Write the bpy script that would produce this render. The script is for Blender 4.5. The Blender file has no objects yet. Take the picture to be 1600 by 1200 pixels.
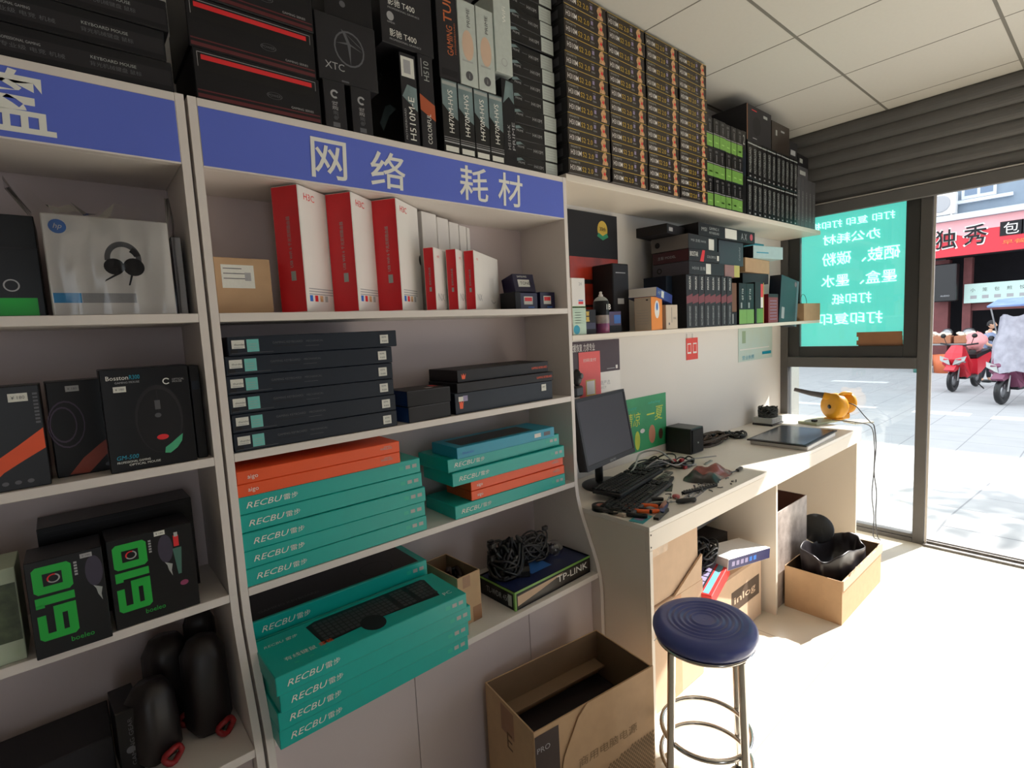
import bpy, bmesh, math, random
from mathutils import Vector, Matrix
S = bpy.context.scene
COL = S.collection
PI = math.pi
rnd = random.Random(11)
# ------------------------------------------------------------------ camera
def cam_axes(yaw, pitch, roll):
    y, p, r = (math.radians(v) for v in (yaw, pitch, roll))
    F = Vector((math.cos(y)*math.cos(p), math.sin(y)*math.cos(p), math.sin(p)))
    R = F.cross(Vector((0, 0, 1))).normalized(); U = R.cross(F)
    return F, R*math.cos(r)+U*math.sin(r), -R*math.sin(r)+U*math.cos(r)
F_, R_, U_ = cam_axes(49.839, -5.7465, -2.9019)
cd = bpy.data.cameras.new('camera'); cam = bpy.data.objects.new('camera', cd); COL.objects.link(cam)
cam.matrix_world = Matrix(((R_.x, U_.x, -F_.x, -.2564), (R_.y, U_.y, -F_.y, -1.3646), (R_.z, U_.z, -F_.z, 1.4586), (0, 0, 0, 1)))
cd.sensor_fit = 'HORIZONTAL'; cd.sensor_width = 36; cd.lens = 812.57/1600*36; cd.clip_start = .02; cd.clip_end = 300
S.camera = cam
# ------------------------------------------------------------------ light
S.view_settings.view_transform = 'Standard'; S.view_settings.look = 'None'
S.view_settings.gamma = 1; S.view_settings.use_curve_mapping = False
S.view_settings.exposure = 0.20
w = bpy.data.worlds.new('sky'); S.world = w; w.use_nodes = True
wn = w.node_tree; bg = wn.nodes['Background']; bg.inputs[0].default_value = (.86, .93, 1, 1); bg.inputs[1].default_value = 2.3
sl = bpy.data.lights.new('sun', 'SUN'); sl.energy = 12.5; sl.angle = .012; sl.color = (1, .965, .91)
sun = bpy.data.objects.new('sun', sl); COL.objects.link(sun)
sun.rotation_euler = Vector((-1, .27, -.76)).to_track_quat('-Z', 'Y').to_euler()
sun.location = (12, -3, 9)
S.cycles.max_bounces = 10; S.cycles.diffuse_bounces = 7; S.cycles.transparent_max_bounces = 12
S.cycles.use_denoising = True
S.cycles.sample_clamp_indirect = 6
# ------------------------------------------------------------------ materials
def lin(c):
    return tuple(((v/255)/12.92 if v/255 <= .04045 else ((v/255+.055)/1.055)**2.4) for v in c)
MATS = {}
def M(name, rgb=None, rough=.55, metal=0., nz=.06, ns=30., bump=0., spec=.5, rgb2=None, nsd=3):
    if name in MATS: return MATS[name]
    m = bpy.data.materials.new(name); m.use_nodes = True; nt = m.node_tree; b = nt.nodes['Principled BSDF']
    c = lin(rgb); tc = nt.nodes.new('ShaderNodeTexCoord'); n = nt.nodes.new('ShaderNodeTexNoise')
    n.inputs['Scale'].default_value = ns; n.inputs['Detail'].default_value = nsd
    nt.links.new(tc.outputs['Object'], n.inputs['Vector'])
    mx = nt.nodes.new('ShaderNodeMix'); mx.data_type = 'RGBA'
    a = tuple(v*(1-nz) for v in c); d = lin(rgb2) if rgb2 else tuple(min(1, v*(1+nz)) for v in c)
    mx.inputs['A'].default_value = (*a, 1); mx.inputs['B'].default_value = (*d, 1)
    nt.links.new(n.outputs['Fac'], mx.inputs['Factor']); nt.links.new(mx.outputs['Result'], b.inputs['Base Color'])
    b.inputs['Roughness'].default_value = rough; b.inputs['Metallic'].default_value = metal
    b.inputs['Specular IOR Level'].default_value = spec
    if bump:
        bp = nt.nodes.new('ShaderNodeBump'); bp.inputs['Strength'].default_value = bump; bp.inputs['Distance'].default_value = .004
        nt.links.new(n.outputs['Fac'], bp.inputs['Height']); nt.links.new(bp.outputs['Normal'], b.inputs['Normal'])
    MATS[name] = m; return m
def glassy(name, tint, fac, rough=.0):
    m = bpy.data.materials.new(name); m.use_nodes = True; nt = m.node_tree; nt.nodes.clear()
    o = nt.nodes.new('ShaderNodeOutputMaterial'); t = nt.nodes.new('ShaderNodeBsdfTransparent'); g = nt.nodes.new('ShaderNodeBsdfGlossy')
    mx = nt.nodes.new('ShaderNodeMixShader'); t.inputs[0].default_value = (*tint, 1); g.inputs['Roughness'].default_value = rough
    fr = nt.nodes.new('ShaderNodeFresnel'); fr.inputs[0].default_value = 1.45
    mt = nt.nodes.new('ShaderNodeMath'); mt.operation = 'ADD'; mt.inputs[1].default_value = fac; nt.links.new(fr.outputs[0], mt.inputs[0])
    nt.links.new(mt.outputs[0], mx.inputs[0]); nt.links.new(t.outputs[0], mx.inputs[1]); nt.links.new(g.outputs[0], mx.inputs[2])
    nt.links.new(mx.outputs[0], o.inputs[0]); MATS[name] = m; return m
def translucent(name, rgb, f=.8):
    m = bpy.data.materials.new(name); m.use_nodes = True; nt = m.node_tree; nt.nodes.clear()
    o = nt.nodes.new('ShaderNodeOutputMaterial'); t = nt.nodes.new('ShaderNodeBsdfTranslucent'); g = nt.nodes.new('ShaderNodeBsdfDiffuse')
    mx = nt.nodes.new('ShaderNodeMixShader'); mx.inputs[0].default_value = f
    c = (*lin(rgb), 1); t.inputs[0].default_value = c; g.inputs[0].default_value = c
    nt.links.new(g.outputs[0], mx.inputs[1]); nt.links.new(t.outputs[0], mx.inputs[2]); nt.links.new(mx.outputs[0], o.inputs[0]); MATS[name] = m; return m
WHT = M('white_laminate', (226, 218, 212), .45, nz=.03, ns=8)
CRM = M('cream_laminate', (232, 222, 208), .4, nz=.03, ns=6)
DSK = M('desk_laminate', (232, 225, 215), .35, nz=.04, ns=9)
WAL = M('wall_paint', (226, 222, 218), .8, nz=.03, ns=3)
MAU = M('base_panel_laminate', (205, 192, 192), .5, nz=.03, ns=5)
BLU = M('header_blue', (92, 112, 214), .45, nz=.05, ns=4)
INK = M('white_print', (235, 235, 228), .5, nz=.02)
GRY = M('grey_print', (165, 165, 168), .5, nz=.1, ns=300)
DGR = M('dim_print', (92, 92, 98), .5, nz=.1, ns=300)
BLK = M('black_card', (24, 23, 27), .5, spec=.3, nz=.15, ns=12)
BLK2 = M('black_gloss_card', (17, 17, 20), .32, spec=.35, nz=.15, ns=12)
NVY = M('navy_card', (20, 30, 44), .45, spec=.35, nz=.1, ns=10)
CHR = M('charcoal_card', (38, 37, 41), .5, spec=.3, nz=.12, ns=10)
RED = M('red_card', (226, 34, 46), .4, nz=.08, ns=20)
REDP = M('red_print', (225, 36, 44), .4)
TEA = M('teal_card', (0, 172, 162), .38, nz=.06, ns=14)
TEL = M('teal_light_card', (30, 185, 160), .38, nz=.06, ns=14)
ORG = M('orange_card', (240, 88, 34), .42, nz=.05, ns=14)
CYB = M('cyan_blue_card', (20, 150, 180), .4, nz=.05)
WHC = M('white_card', (232, 228, 224), .45, nz=.03, ns=20)
KRF = M('kraft_card', (188, 154, 118), .75, nz=.1, ns=25, bump=.1)
KRL = M('kraft_light_card', (210, 180, 152), .8, nz=.1, ns=18, bump=.15)
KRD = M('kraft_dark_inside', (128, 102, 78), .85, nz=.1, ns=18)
STK = M('sticker_paper', (222, 222, 214), .6, nz=.08, ns=150)
STT = M('teal_sticker', (112, 192, 186), .5, nz=.06, ns=100)
GRN = M('green_print', (24, 176, 62), .4, nz=.05)
LIM = M('lime_print', (116, 166, 74), .4, nz=.08, ns=40)
GLD = M('gold_print', (205, 172, 60), .4, nz=.15, ns=200)
BRZ = M('bronze_figure_print', (196, 130, 84), .45, nz=.5, ns=90, rgb2=(250, 205, 150))
PUR = M('pale_violet_print', (150, 140, 175), .5, nz=.3, ns=200)
BRN = M('brown_black_card', (40, 30, 24), .35, nz=.3, ns=20)
SIL = M('silver_card', (168, 172, 170), .35, nz=.1, ns=15)
SLB = M('silver_sticker', (190, 198, 192), .4, nz=.12, ns=60)
HAZ = M('cloudy_print', (40, 62, 70), .4, nz=.6, ns=14, rgb2=(150, 175, 178))
BLP = M('blue_print', (40, 110, 200), .4, nz=.1)
PLB = M('black_plastic', (22, 22, 24), .35, nz=.1, ns=40)
PLG = M('grey_plastic', (80, 80, 84), .45, nz=.1, ns=40)
CHM = M('chrome', (215, 210, 205), .16, metal=1., nz=.02)
STL = M('steel', (150, 150, 152), .35, metal=1., nz=.05)
ALU = M('dark_aluminium', (96, 94, 93), .42, metal=.35, nz=.06, ns=20)
ALB = M('aluminium_light', (190, 186, 182), .4, metal=.3, nz=.05)
SHT = M('shutter_steel', (104, 103, 103), .5, metal=.3, nz=.1, ns=12)
VIN = M('blue_vinyl', (76, 86, 150), .32, nz=.06, ns=30, bump=.05)
YEL = M('yellow_casing', (226, 158, 28), .4, nz=.05)
SCR = M('screen_panel', (62, 60, 66), .3, nz=.04)
SCB = M('slate_screen', (70, 84, 98), .14, nz=.1, ns=8)
GLS = glassy('window_glass', (.93, .95, .95), .02)
BAG = glassy('clear_film', (1, 1, 1), .0, .10)
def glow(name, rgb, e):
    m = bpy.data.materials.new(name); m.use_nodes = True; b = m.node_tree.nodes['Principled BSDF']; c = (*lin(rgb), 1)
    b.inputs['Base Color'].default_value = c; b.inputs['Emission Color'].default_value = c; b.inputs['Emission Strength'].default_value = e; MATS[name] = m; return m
SGN = glow('teal_film_added_glow', (112, 232, 216), .72)  # emission added to the sign film in place of daylight passing through it
SGW = glow('white_film_added_glow', (236, 255, 250), 1.1)
# ------------------------------------------------------------------ mesh builder
TXT = {}
def text_mesh(s, bold=0.0, shear=0.0):
    k = (s, bold, shear)
    if k in TXT: return TXT[k]
    cu = bpy.data.curves.new('lettering', 'FONT'); cu.body = s; cu.size = 1; cu.resolution_u = 2; cu.offset = bold; cu.shear = shear
    ob = bpy.data.objects.new('lettering', cu); COL.objects.link(ob)
    dg = bpy.context.evaluated_depsgraph_get(); me = ob.evaluated_get(dg).to_mesh()
    vs = [v.co.copy() for v in me.vertices]; fs = [tuple(p.vertices) for p in me.polygons]
    ob.evaluated_get(dg).to_mesh_clear(); bpy.data.objects.remove(ob); bpy.data.curves.remove(cu)
    if vs:
        x0 = min(v.x for v in vs); x1 = max(v.x for v in vs); y0 = min(v.y for v in vs); y1 = max(v.y for v in vs)
    else: x0 = y0 = 0; x1 = y1 = 1
    TXT[k] = (vs, fs, x0, x1, y0, y1); return TXT[k]
def rot2(a):
    return math.cos(a), math.sin(a)
class MB:
    def __init__(s): s.v = []; s.f = []; s.m = []; s.sm = []; s.mats = []
    def mi(s, m):
        if m not in s.mats: s.mats.append(m)
        return s.mats.index(m)
    def add(s, vs, fs, m, smooth=False):
        o = len(s.v); s.v += [Vector(v) for v in vs]; k = s.mi(m)
        for f in fs: s.f.append(tuple(i+o for i in f)); s.m.append(k); s.sm.append(smooth)
    def quad(s, a, b, c, d, m): s.add([a, b, c, d], [(0, 1, 2, 3)], m)
    def box(s, x0, x1, y0, y1, z0, z1, m, ch=0, mm=None):
        """mm: per-face materials dict among 'F','B','L','R','T','D'"""
        if ch <= 0:
            vs = [(x, y, z) for z in (z0, z1) for y in (y0, y1) for x in (x0, x1)]
            fc = {'D': (0, 2, 3, 1), 'T': (4, 5, 7, 6), 'F': (0, 1, 5, 4), 'B': (3, 2, 6, 7), 'L': (2, 0, 4, 6), 'R': (1, 3, 7, 5)}
            for k, f in fc.items(): s.add([vs[i] for i in f], [(0, 1, 2, 3)], (mm or {}).get(k, m))
            return s
        c = ch
        vs = []
        for sx, X in ((1, x0), (-1, x1)):
            for sy, Y in ((1, y0), (-1, y1)):
                for sz, Z in ((1, z0), (-1, z1)):
                    vs += [(X, Y+sy*c, Z+sz*c), (X+sx*c, Y, Z+sz*c), (X+sx*c, Y+sy*c, Z)]
        I = lambda ix, iy, iz, a: ((ix*2+iy)*2+iz)*3+a
        fc = {'L': [I(0, 0, 0, 0), I(0, 0, 1, 0), I(0, 1, 1, 0), I(0, 1, 0, 0)], 'R': [I(1, 0, 0, 0), I(1, 1, 0, 0), I(1, 1, 1, 0), I(1, 0, 1, 0)],
              'F': [I(0, 0, 0, 1), I(1, 0, 0, 1), I(1, 0, 1, 1), I(0, 0, 1, 1)], 'B': [I(0, 1, 0, 1), I(0, 1, 1, 1), I(1, 1, 1, 1), I(1, 1, 0, 1)],
              'D': [I(0, 0, 0, 2), I(0, 1, 0, 2), I(1, 1, 0, 2), I(1, 0, 0, 2)], 'T': [I(0, 0, 1, 2), I(1, 0, 1, 2), I(1, 1, 1, 2), I(0, 1, 1, 2)]}
        for k, f in fc.items(): s.add([vs[i] for i in f], [(0, 1, 2, 3)], (mm or {}).get(k, m))
        e = []
        for a in (0, 1):
            for b in (0, 1):
                e.append((I(a, b, 0, 0), I(a, b, 1, 0), I(a, b, 1, 1), I(a, b, 0, 1)))
                e.append((I(a, 0, b, 0), I(a, 1, b, 0), I(a, 1, b, 2), I(a, 0, b, 2)))
                e.append((I(0, a, b, 1), I(1, a, b, 1), I(1, a, b, 2), I(0, a, b, 2)))
        for a in (0, 1):
            for b in (0, 1):
                for d in (0, 1): e.append((I(a, b, d, 0), I(a, b, d, 1), I(a, b, d, 2)))
        s.add(vs, e, m); return s
    def prism(s, pts, a0, a1, m, axis='x', smooth=False):
        n = len(pts); mk = {'x': lambda a, p: (a, p[0], p[1]), 'y': lambda a, p: (p[0], a, p[1]), 'z': lambda a, p: (p[0], p[1], a)}[axis]
        vs = [mk(a0, p) for p in pts]+[mk(a1, p) for p in pts]
        s.add(vs, [tuple(range(n)), tuple(reversed(range(n, 2*n)))], m)
        s.add(vs, [(i, (i+1) % n, (i+1) % n+n, i+n) for i in range(n)], m, smooth); return s
    def tube(s, pts, r, m, n=8, closed=False, cap=True):
        pts = [Vector(p) for p in pts]; N = len(pts); rs = r if isinstance(r, (list, tuple)) else [r]*N
        up = Vector((0, 0, 1)); vs = []; prev = None
        for i, p in enumerate(pts):
            t = (pts[(i+1) % N]-pts[i-1]) if closed else (pts[min(i+1, N-1)]-pts[max(i-1, 0)])
            t = t.normalized() if t.length > 1e-9 else Vector((0, 0, 1))
            if prev is None:
                a = t.cross(up if abs(t.z) < .95 else Vector((1, 0, 0))).normalized()
            else:
                a = (prev-t*prev.dot(t)); a = a.normalized() if a.length > 1e-6 else t.orthogonal().normalized()
            prev = a; b = t.cross(a)
            for k in range(n):
                c, d = rot2(2*PI*k/n); vs.append(p+(a*c+b*d)*rs[i])
        fs = []
        for i in range(N if closed else N-1):
            j = (i+1) % N
            for k in range(n): fs.append((i*n+k, i*n+(k+1) % n, j*n+(k+1) % n, j*n+k))
        s.add(vs, fs, m, True)
        if cap and not closed: s.add(vs[:n], [tuple(reversed(range(n)))], m); s.add(vs[-n:], [tuple(range(n))], m)
        return s
    def lathe(s, prof, m, c=(0, 0, 0), n=24, ax='z', smooth=True):
        vs = []
        for r, z in prof:
            for k in range(n):
                a, b = rot2(2*PI*k/n)
                vs.append({'z': (c[0]+r*a, c[1]+r*b, c[2]+z), 'x': (c[0]+z, c[1]+r*a, c[2]+r*b), 'y': (c[0]+r*b, c[1]+z, c[2]+r*a)}[ax])
        fs = [(i*n+k, i*n+(k+1) % n, (i+1)*n+(k+1) % n, (i+1)*n+k) for i in range(len(prof)-1) for k in range(n)]
        s.add(vs, fs, m, smooth)
        if prof[0][0] > 1e-6: s.add(vs[:n], [tuple(reversed(range(n)))], m)
        if prof[-1][0] > 1e-6: s.add(vs[-n:], [tuple(range(n))], m)
        return s
    def blob(s, c, r, m, seed=0, amp=.15, n=14, q=1.0):
        rr = random.Random(seed); ph = [(rr.uniform(1, 4), rr.uniform(1, 4), rr.uniform(0, 6), rr.uniform(.3, 1)) for _ in range(5)]
        vs = []; h = n//2+1
        for i in range(h+1):
            th = PI*i/h
            for k in range(n):
                a = 2*PI*k/n
                f = 1+amp*sum(w_*math.sin(round(p)*a+q_*th*2+o) for p, q_, o, w_ in ph)/2
                vs.append((c[0]+r[0]*f*math.sin(th)*math.cos(a), c[1]+r[1]*f*math.sin(th)*math.sin(a), c[2]+r[2]*f*math.cos(th)))
        s.add(vs, [(i*n+k, i*n+(k+1) % n, (i+1)*n+(k+1) % n, (i+1)*n+k) for i in range(h) for k in range(n)], m, True); return s
    # flat marks on a face: fr = (O,R,U,N)
    def rect(s, fr, u0, v0, u1, v1, m, lift=.0004):
        O, R, U, N = fr; P = lambda u, v: O+R*u+U*v+N*lift
        s.quad(P(u0, v0), P(u1, v0), P(u1, v1), P(u0, v1), m)
    def poly(s, fr, pts, m, lift=.0005):
        O, R, U, N = fr; s.add([O+R*u+U*v+N*lift for u, v in pts], [tuple(range(len(pts)))], m)
    def disc(s, fr, u, v, r, m, r2=None, lift=.0005, n=20, r0=0, a0=0, a1=2*PI):
        O, R, U, N = fr; r2 = r2 or r; q = n
        out = [(u+r*math.cos(a0+(a1-a0)*i/q), v+r2*math.sin(a0+(a1-a0)*i/q)) for i in range(q+1)]
        if r0 <= 0: s.poly(fr, out[:-1] if a1-a0 > 6.2 else out, m, lift); return
        inn = [(u+(a-u)*r0, v+(b-v)*r0) for a, b in out]
        vs = [O+R*a+U*b+N*lift for a, b in out+inn]; s.add(vs, [(i, i+1, q+2+i, q+1+i) for i in range(q)], m)
    def text(s, fr, t, u, v, h, m, w=None, rot=0, al='L', mirror=False, lift=.0006, bold=0., shear=0.):
        O, R, U, N = fr; vs, fs, x0, x1, y0, y1 = text_mesh(t, bold, shear)
        sc = h/max(y1-y0, 1e-6); sx = (w/(x1-x0)) if w else sc; W = (x1-x0)*sx
        off = {'L': 0, 'C': -W/2, 'R': -W}[al]; c, d = rot2(math.radians(rot)); out = []
        for p in vs:
            a = (p.x-x0)*sx+off; b = (p.y-y0)*sc
            if mirror: a = -a
            out.append(O+R*(u+a*c-b*d)+U*(v+a*d+b*c)+N*lift)
        s.add(out, fs, m)
    def build(s, name, parent=None, loc=None, rot=None, mod=None):
        me = bpy.data.meshes.new(name); me.from_pydata([tuple(v) for v in s.v], [], s.f)
        for m in s.mats: me.materials.append(m)
        me.polygons.foreach_set('material_index', s.m); me.polygons.foreach_set('use_smooth', s.sm); me.update()
        o = bpy.data.objects.new(name, me); COL.objects.link(o)
        if parent: o.parent = parent
        if loc is not None: o.location = loc
        if rot is not None: o.rotation_euler = rot
        return o
def frames(w_, d, h):
    X, Y, Z = Vector((1, 0, 0)), Vector((0, 1, 0)), Vector((0, 0, 1))
    return {'F': (Vector((0, 0, 0)), X, Z, -Y), 'L': (Vector((0, d, 0)), -Y, Z, -X), 'T': (Vector((0, 0, h)), X, Y, Z), 'R': (Vector((w_, 0, 0)), Y, Z, X)}
def tag(o, label=None, cat=None, group=None, kind=None):
    if label: o['label'] = label
    if cat: o['category'] = cat
    if group: o['group'] = group
    if kind: o['kind'] = kind
    return o
def struct(name, mb):
    return tag(mb.build(name), kind='structure')
def thing(name, label, cat, loc=(0, 0, 0), yaw=0, group=None):
    o = bpy.data.objects.new(name, None); COL.objects.link(o); o.empty_display_size = .05
    o.location = loc; o.rotation_euler = (0, 0, math.radians(yaw)); return tag(o, label, cat, group)
def place(mb, name, label, cat, loc=(0, 0, 0), yaw=0, group=None, tilt=(0, 0)):
    o = mb.build(name, loc=loc, rot=(math.radians(tilt[0]), math.radians(tilt[1]), math.radians(yaw))); return tag(o, label, cat, group)
def again(src, label, loc, yaw=0, tilt=(0, 0)):
    c = src.copy(); COL.objects.link(c); c.location = loc; c.rotation_euler = (math.radians(tilt[0]), math.radians(tilt[1]), math.radians(yaw))
    c['label'] = label
    for ch in src.children:
        d = ch.copy(); COL.objects.link(d); d.parent = c
    return c
def carton(w_, d, h, m, mm=None, ch=.0012):
    b = MB(); b.box(0, w_, 0, d, 0, h, m, ch, mm); return b, frames(w_, d, h)
ORD = ['lowest', 'second from bottom', 'third from bottom', 'fourth from bottom', 'fifth from bottom', 'sixth from bottom', 'seventh from bottom',
       'eighth from bottom', 'ninth from bottom', 'tenth from bottom', 'second from top', 'topmost']
OLR = ['first', 'second', 'third', 'fourth', 'fifth', 'sixth', 'seventh', 'eighth', 'ninth', 'tenth', 'eleventh', 'twelfth']
V = Vector
# ================================================================== SETTING
XW = 3.69; XL = -2.6; YB = .262; YF = -4.6; ZC = 2.684
def tile_floor(name, rgb, sx, sy, ox, oy, rough, joint, jw=.004, coat=0.):
    m = bpy.data.materials.new(name); m.use_nodes = True; nt = m.node_tree; b = nt.nodes['Principled BSDF']
    tc = nt.nodes.new('ShaderNodeTexCoord'); sp = nt.nodes.new('ShaderNodeSeparateXYZ'); nt.links.new(tc.outputs['Object'], sp.inputs[0])
    def mth(op, a, bb=None):
        n = nt.nodes.new('ShaderNodeMath'); n.operation = op
        for i, q in enumerate((a, bb)):
            if q is None: continue
            if isinstance(q, (int, float)): n.inputs[i].default_value = q
            else: nt.links.new(q, n.inputs[i])
        return n.outputs[0]
    def line(sock, s_, o_):
        q = mth('DIVIDE', mth('ADD', sock, 100*s_-o_), s_); f = mth('FRACT', q); d = mth('ABSOLUTE', mth('SUBTRACT', f, .5)); return mth('GREATER_THAN', d, .5-jw/s_/2)
    g = mth('MAXIMUM', line(sp.outputs[0], sx, ox), line(sp.outputs[1], sy, oy))
    nz_ = nt.nodes.new('ShaderNodeTexNoise'); nz_.inputs['Scale'].default_value = 2.5; nz_.inputs['Detail'].default_value = 6; nt.links.new(tc.outputs['Object'], nz_.inputs['Vector'])
    m0 = nt.nodes.new('ShaderNodeMix'); m0.data_type = 'RGBA'; c = lin(rgb); m0.inputs['A'].default_value = (*[v*.88 for v in c], 1); m0.inputs['B'].default_value = (*[min(1, v*1.08) for v in c], 1)
    nt.links.new(nz_.outputs['Fac'], m0.inputs['Factor'])
    m1 = nt.nodes.new('ShaderNodeMix'); m1.data_type = 'RGBA'; nt.links.new(g, m1.inputs['Factor']); nt.links.new(m0.outputs['Result'], m1.inputs['A']); m1.inputs['B'].default_value = (*lin(joint), 1)
    nt.links.new(m1.outputs['Result'], b.inputs['Base Color']); b.inputs['Roughness'].default_value = rough; b.inputs['Coat Weight'].default_value = coat; b.inputs['Coat Roughness'].default_value = .05
    return m
FLR = tile_floor('cream_floor_tile', (226, 219, 203), .82, .8, 2.085, -.611, .28, (176, 168, 150), .004)
PAV = tile_floor('pavement', (176, 176, 176), .6, .6, 0, 0, .85, (140, 140, 142), .012)
CEI = M('ceiling_panel', (202, 198, 190), .85, nz=.03, ns=60, nsd=6)
b = MB(); b.box(XL-.1, XW+.12, YF-.1, YB+.1, -.12, 0, FLR); struct('floor', b)
b = MB(); b.box(XL-.1, XW+.1, YF-.1, YB+.1, ZC, ZC+.05, CEI)
gm = M('ceiling_joint', (120, 116, 108), .7)
k = -.367
ty = [k-.598*i for i in range(-1, 8)]
for y in ty: b.box(XL, XW, y-.006, y+.006, ZC-.0015, ZC+.001, gm)
x = 2.3201-.598*8
while x < XW: b.box(x-.0025, x+.0025, YF, YB, ZC-.001, ZC+.001, gm); x += .598
struct('ceiling', b)
b = MB(); b.box(XL-.1, XW+.12, YB, YB+.14, -.1, 3.3, WAL); struct('wall_back', b)
WDK = M('low_bounce_wall', (104, 96, 92), .8, nz=.3, ns=5)  # unseen walls given a dark tone to cut bounced light
b = MB(); b.box(XL-.12, XL, YF-.1, YB+.1, -.1, 3.3, WDK); struct('wall_left', b)
b = MB(); OX0, OX1 = -1.3, -.45     # unseen doorway added behind the camera for cool fill light
b.box(XL-.1, OX0, YF-.12, YF, -.1, 3.3, WDK); b.box(OX1, XW+.12, YF-.12, YF, -.1, 3.3, WDK); b.box(OX0, OX1, YF-.12, YF, 2.25, 3.3, WDK); struct('wall_front', b)
b = MB(); b.box(OX0, OX0+.05, YF-.1, YF+.01, 0, 2.25, ALU); b.box(OX1-.05, OX1, YF-.1, YF+.01, 0, 2.25, ALU); b.box(OX0+.05, OX1-.05, YF-.1, YF+.01, 2.20, 2.25, ALU); struct('added_door_1', b)
b = MB(); b.box(-14, XW+.1, -20, YF-.125, -.16, -.02, PAV); struct('ground', b)
ext = M('outer_facade', (150, 146, 140), .8)
b = MB(); b.box(XW+.10, XW+.34, YF-.2, YB+.3, 2.2, 3.6, ext); b.box(XW+.03, XW+.34, YB, YB+3, -.1, 3.6, ext); b.box(XW+.03, XW+.34, YF-3, YF, -.1, 3.6, ext)
b.box(XL-.1, XW+.12, YF-.1, YB+.1, ZC+.06, 3.3, ext); struct('wall_right', b)
# window in the street front: outer frame, post, transom, sash and panes
def framerect(b, x0, x1, y0, y1, z0, z1, t, m, tb=None, tt=None):
    tb = tb or t; tt = tt or t
    b.box(x0, x1, y0, y0+t, z0, z1, m, .002); b.box(x0, x1, y1-t, y1, z0, z1, m, .002)
    b.box(x0, x1, y0+t, y1-t, z0, z0+tb, m, .002); b.box(x0, x1, y0+t, y1-t, z1-tt, z1, m, .002)
win = thing('window_1', None, None, (XW, 0, 0)); win['kind'] = 'structure'
b = MB()
b.box(0, .07, .212, YB, 0, 2.30, ALU, .002); b.box(0, .07, -.60, -.542, 0, 2.30, ALU, .002)
b.box(-.002, .07, -.542, .212, 1.105, 1.175, ALU, .002); b.box(0, .07, -.542, .212, 0, .028, ALU, .002); b.box(.01, .07, -.542, .212, .028, .05, ALU, .002)
b.box(0, .07, -.542, .212, 2.25, 2.30, ALU, .002)
b.build('window_frame', win)
b = MB(); ALD = M('dark_sash', (62, 62, 62), .45, metal=.3); framerect(b, .012, .055, -.540, .210, 1.177, 2.245, .072, ALD); b.build('window_sash', win)
b = MB(); b.box(.004, .016, -.614, -.602, 0, 2.15, ALB, .001); b.build('aluminium_trim', win)
b = MB(); b.box(.033, .038, -.542, .212, .05, 1.105, GLS); b.build('window_pane', win)
b = MB(); b.box(.03, .034, -.466, .134, 1.25, 2.172, GLS); b.build('window_pane', win)
# teal film sign seen from behind
sg = thing('advertising_film', 'teal sign with added glow and white characters seen reversed behind the upper window pane', 'sign', (XW+.04, 0, 0))
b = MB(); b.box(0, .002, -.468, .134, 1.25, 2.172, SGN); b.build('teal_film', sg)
fr = (V((0, .134, 1.25)), V((0, -1, 0)), V((0, 0, 1)), V((-1, 0, 0)))
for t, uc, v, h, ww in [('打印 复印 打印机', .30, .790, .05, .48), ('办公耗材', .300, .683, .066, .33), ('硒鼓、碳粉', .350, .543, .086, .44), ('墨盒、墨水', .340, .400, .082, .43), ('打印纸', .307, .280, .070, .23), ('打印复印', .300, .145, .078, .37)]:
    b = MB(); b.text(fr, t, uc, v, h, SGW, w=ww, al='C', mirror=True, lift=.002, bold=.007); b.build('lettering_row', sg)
tp = thing('brown_tape_patch', 'brown patch of overlapping parcel tape stuck on the lower corner of the window', 'tape', (XW+.028, 0, 0))
b = MB(); TAP = M('parcel_tape', (148, 104, 72), .35, nz=.15, ns=14)
for i in range(4): b.box(-.0006*(i+1), 0, -.466+.002*i, -.222+.010*(i % 2), 1.228+.027*i, 1.258+.027*i, TAP)
b.build('tape_strips', tp)
# roller shutter above the opening
sh = thing('roller_shutter', 'rolled-down grey corrugated metal shutter hanging above the shopfront', 'shutter', (XW-.005, 0, 0)); 
b = MB(); prof = []
n = 6; z0 = 2.20; dz = (ZC-z0)/n
outl = []
for i in range(n):
    for k in range(6):
        t = k/6; outl.append((-.004-.017*math.sin(PI*t)**.8, z0+dz*(i+t)))
outl.append((-.004, ZC)); pts = [(x_, z_) for x_, z_ in outl]+[(.0, ZC), (.0, z0)]
b.prism(pts, YF+.02, YB-.003, SHT, 'y'); b.build('slat_curtain', sh)
b = MB(); b.box(-.03, -.001, YF+.02, YB-.003, 2.122, 2.196, SHT, .004); b.build('bottom_rail', sh)
b = MB(); b.box(-.036, -.002, YF+.02, YB-.003, 2.197, 2.203, ALB); b.build('rail_edge', sh)
# threshold track
b = MB(); TRK = M('worn_threshold', (96, 90, 90), .5, metal=.3, nz=.5, ns=40, rgb2=(170, 165, 160))
b.box(XW-.02, XW+.09, YF, -.6, 0, .012, TRK, .002); b.box(XW+.02, XW+.03, YF, -.6, .012, .024, TRK); b.box(XW+.055, XW+.065, YF, -.6, .012, .024, TRK); struct('trim_1', b)
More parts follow.
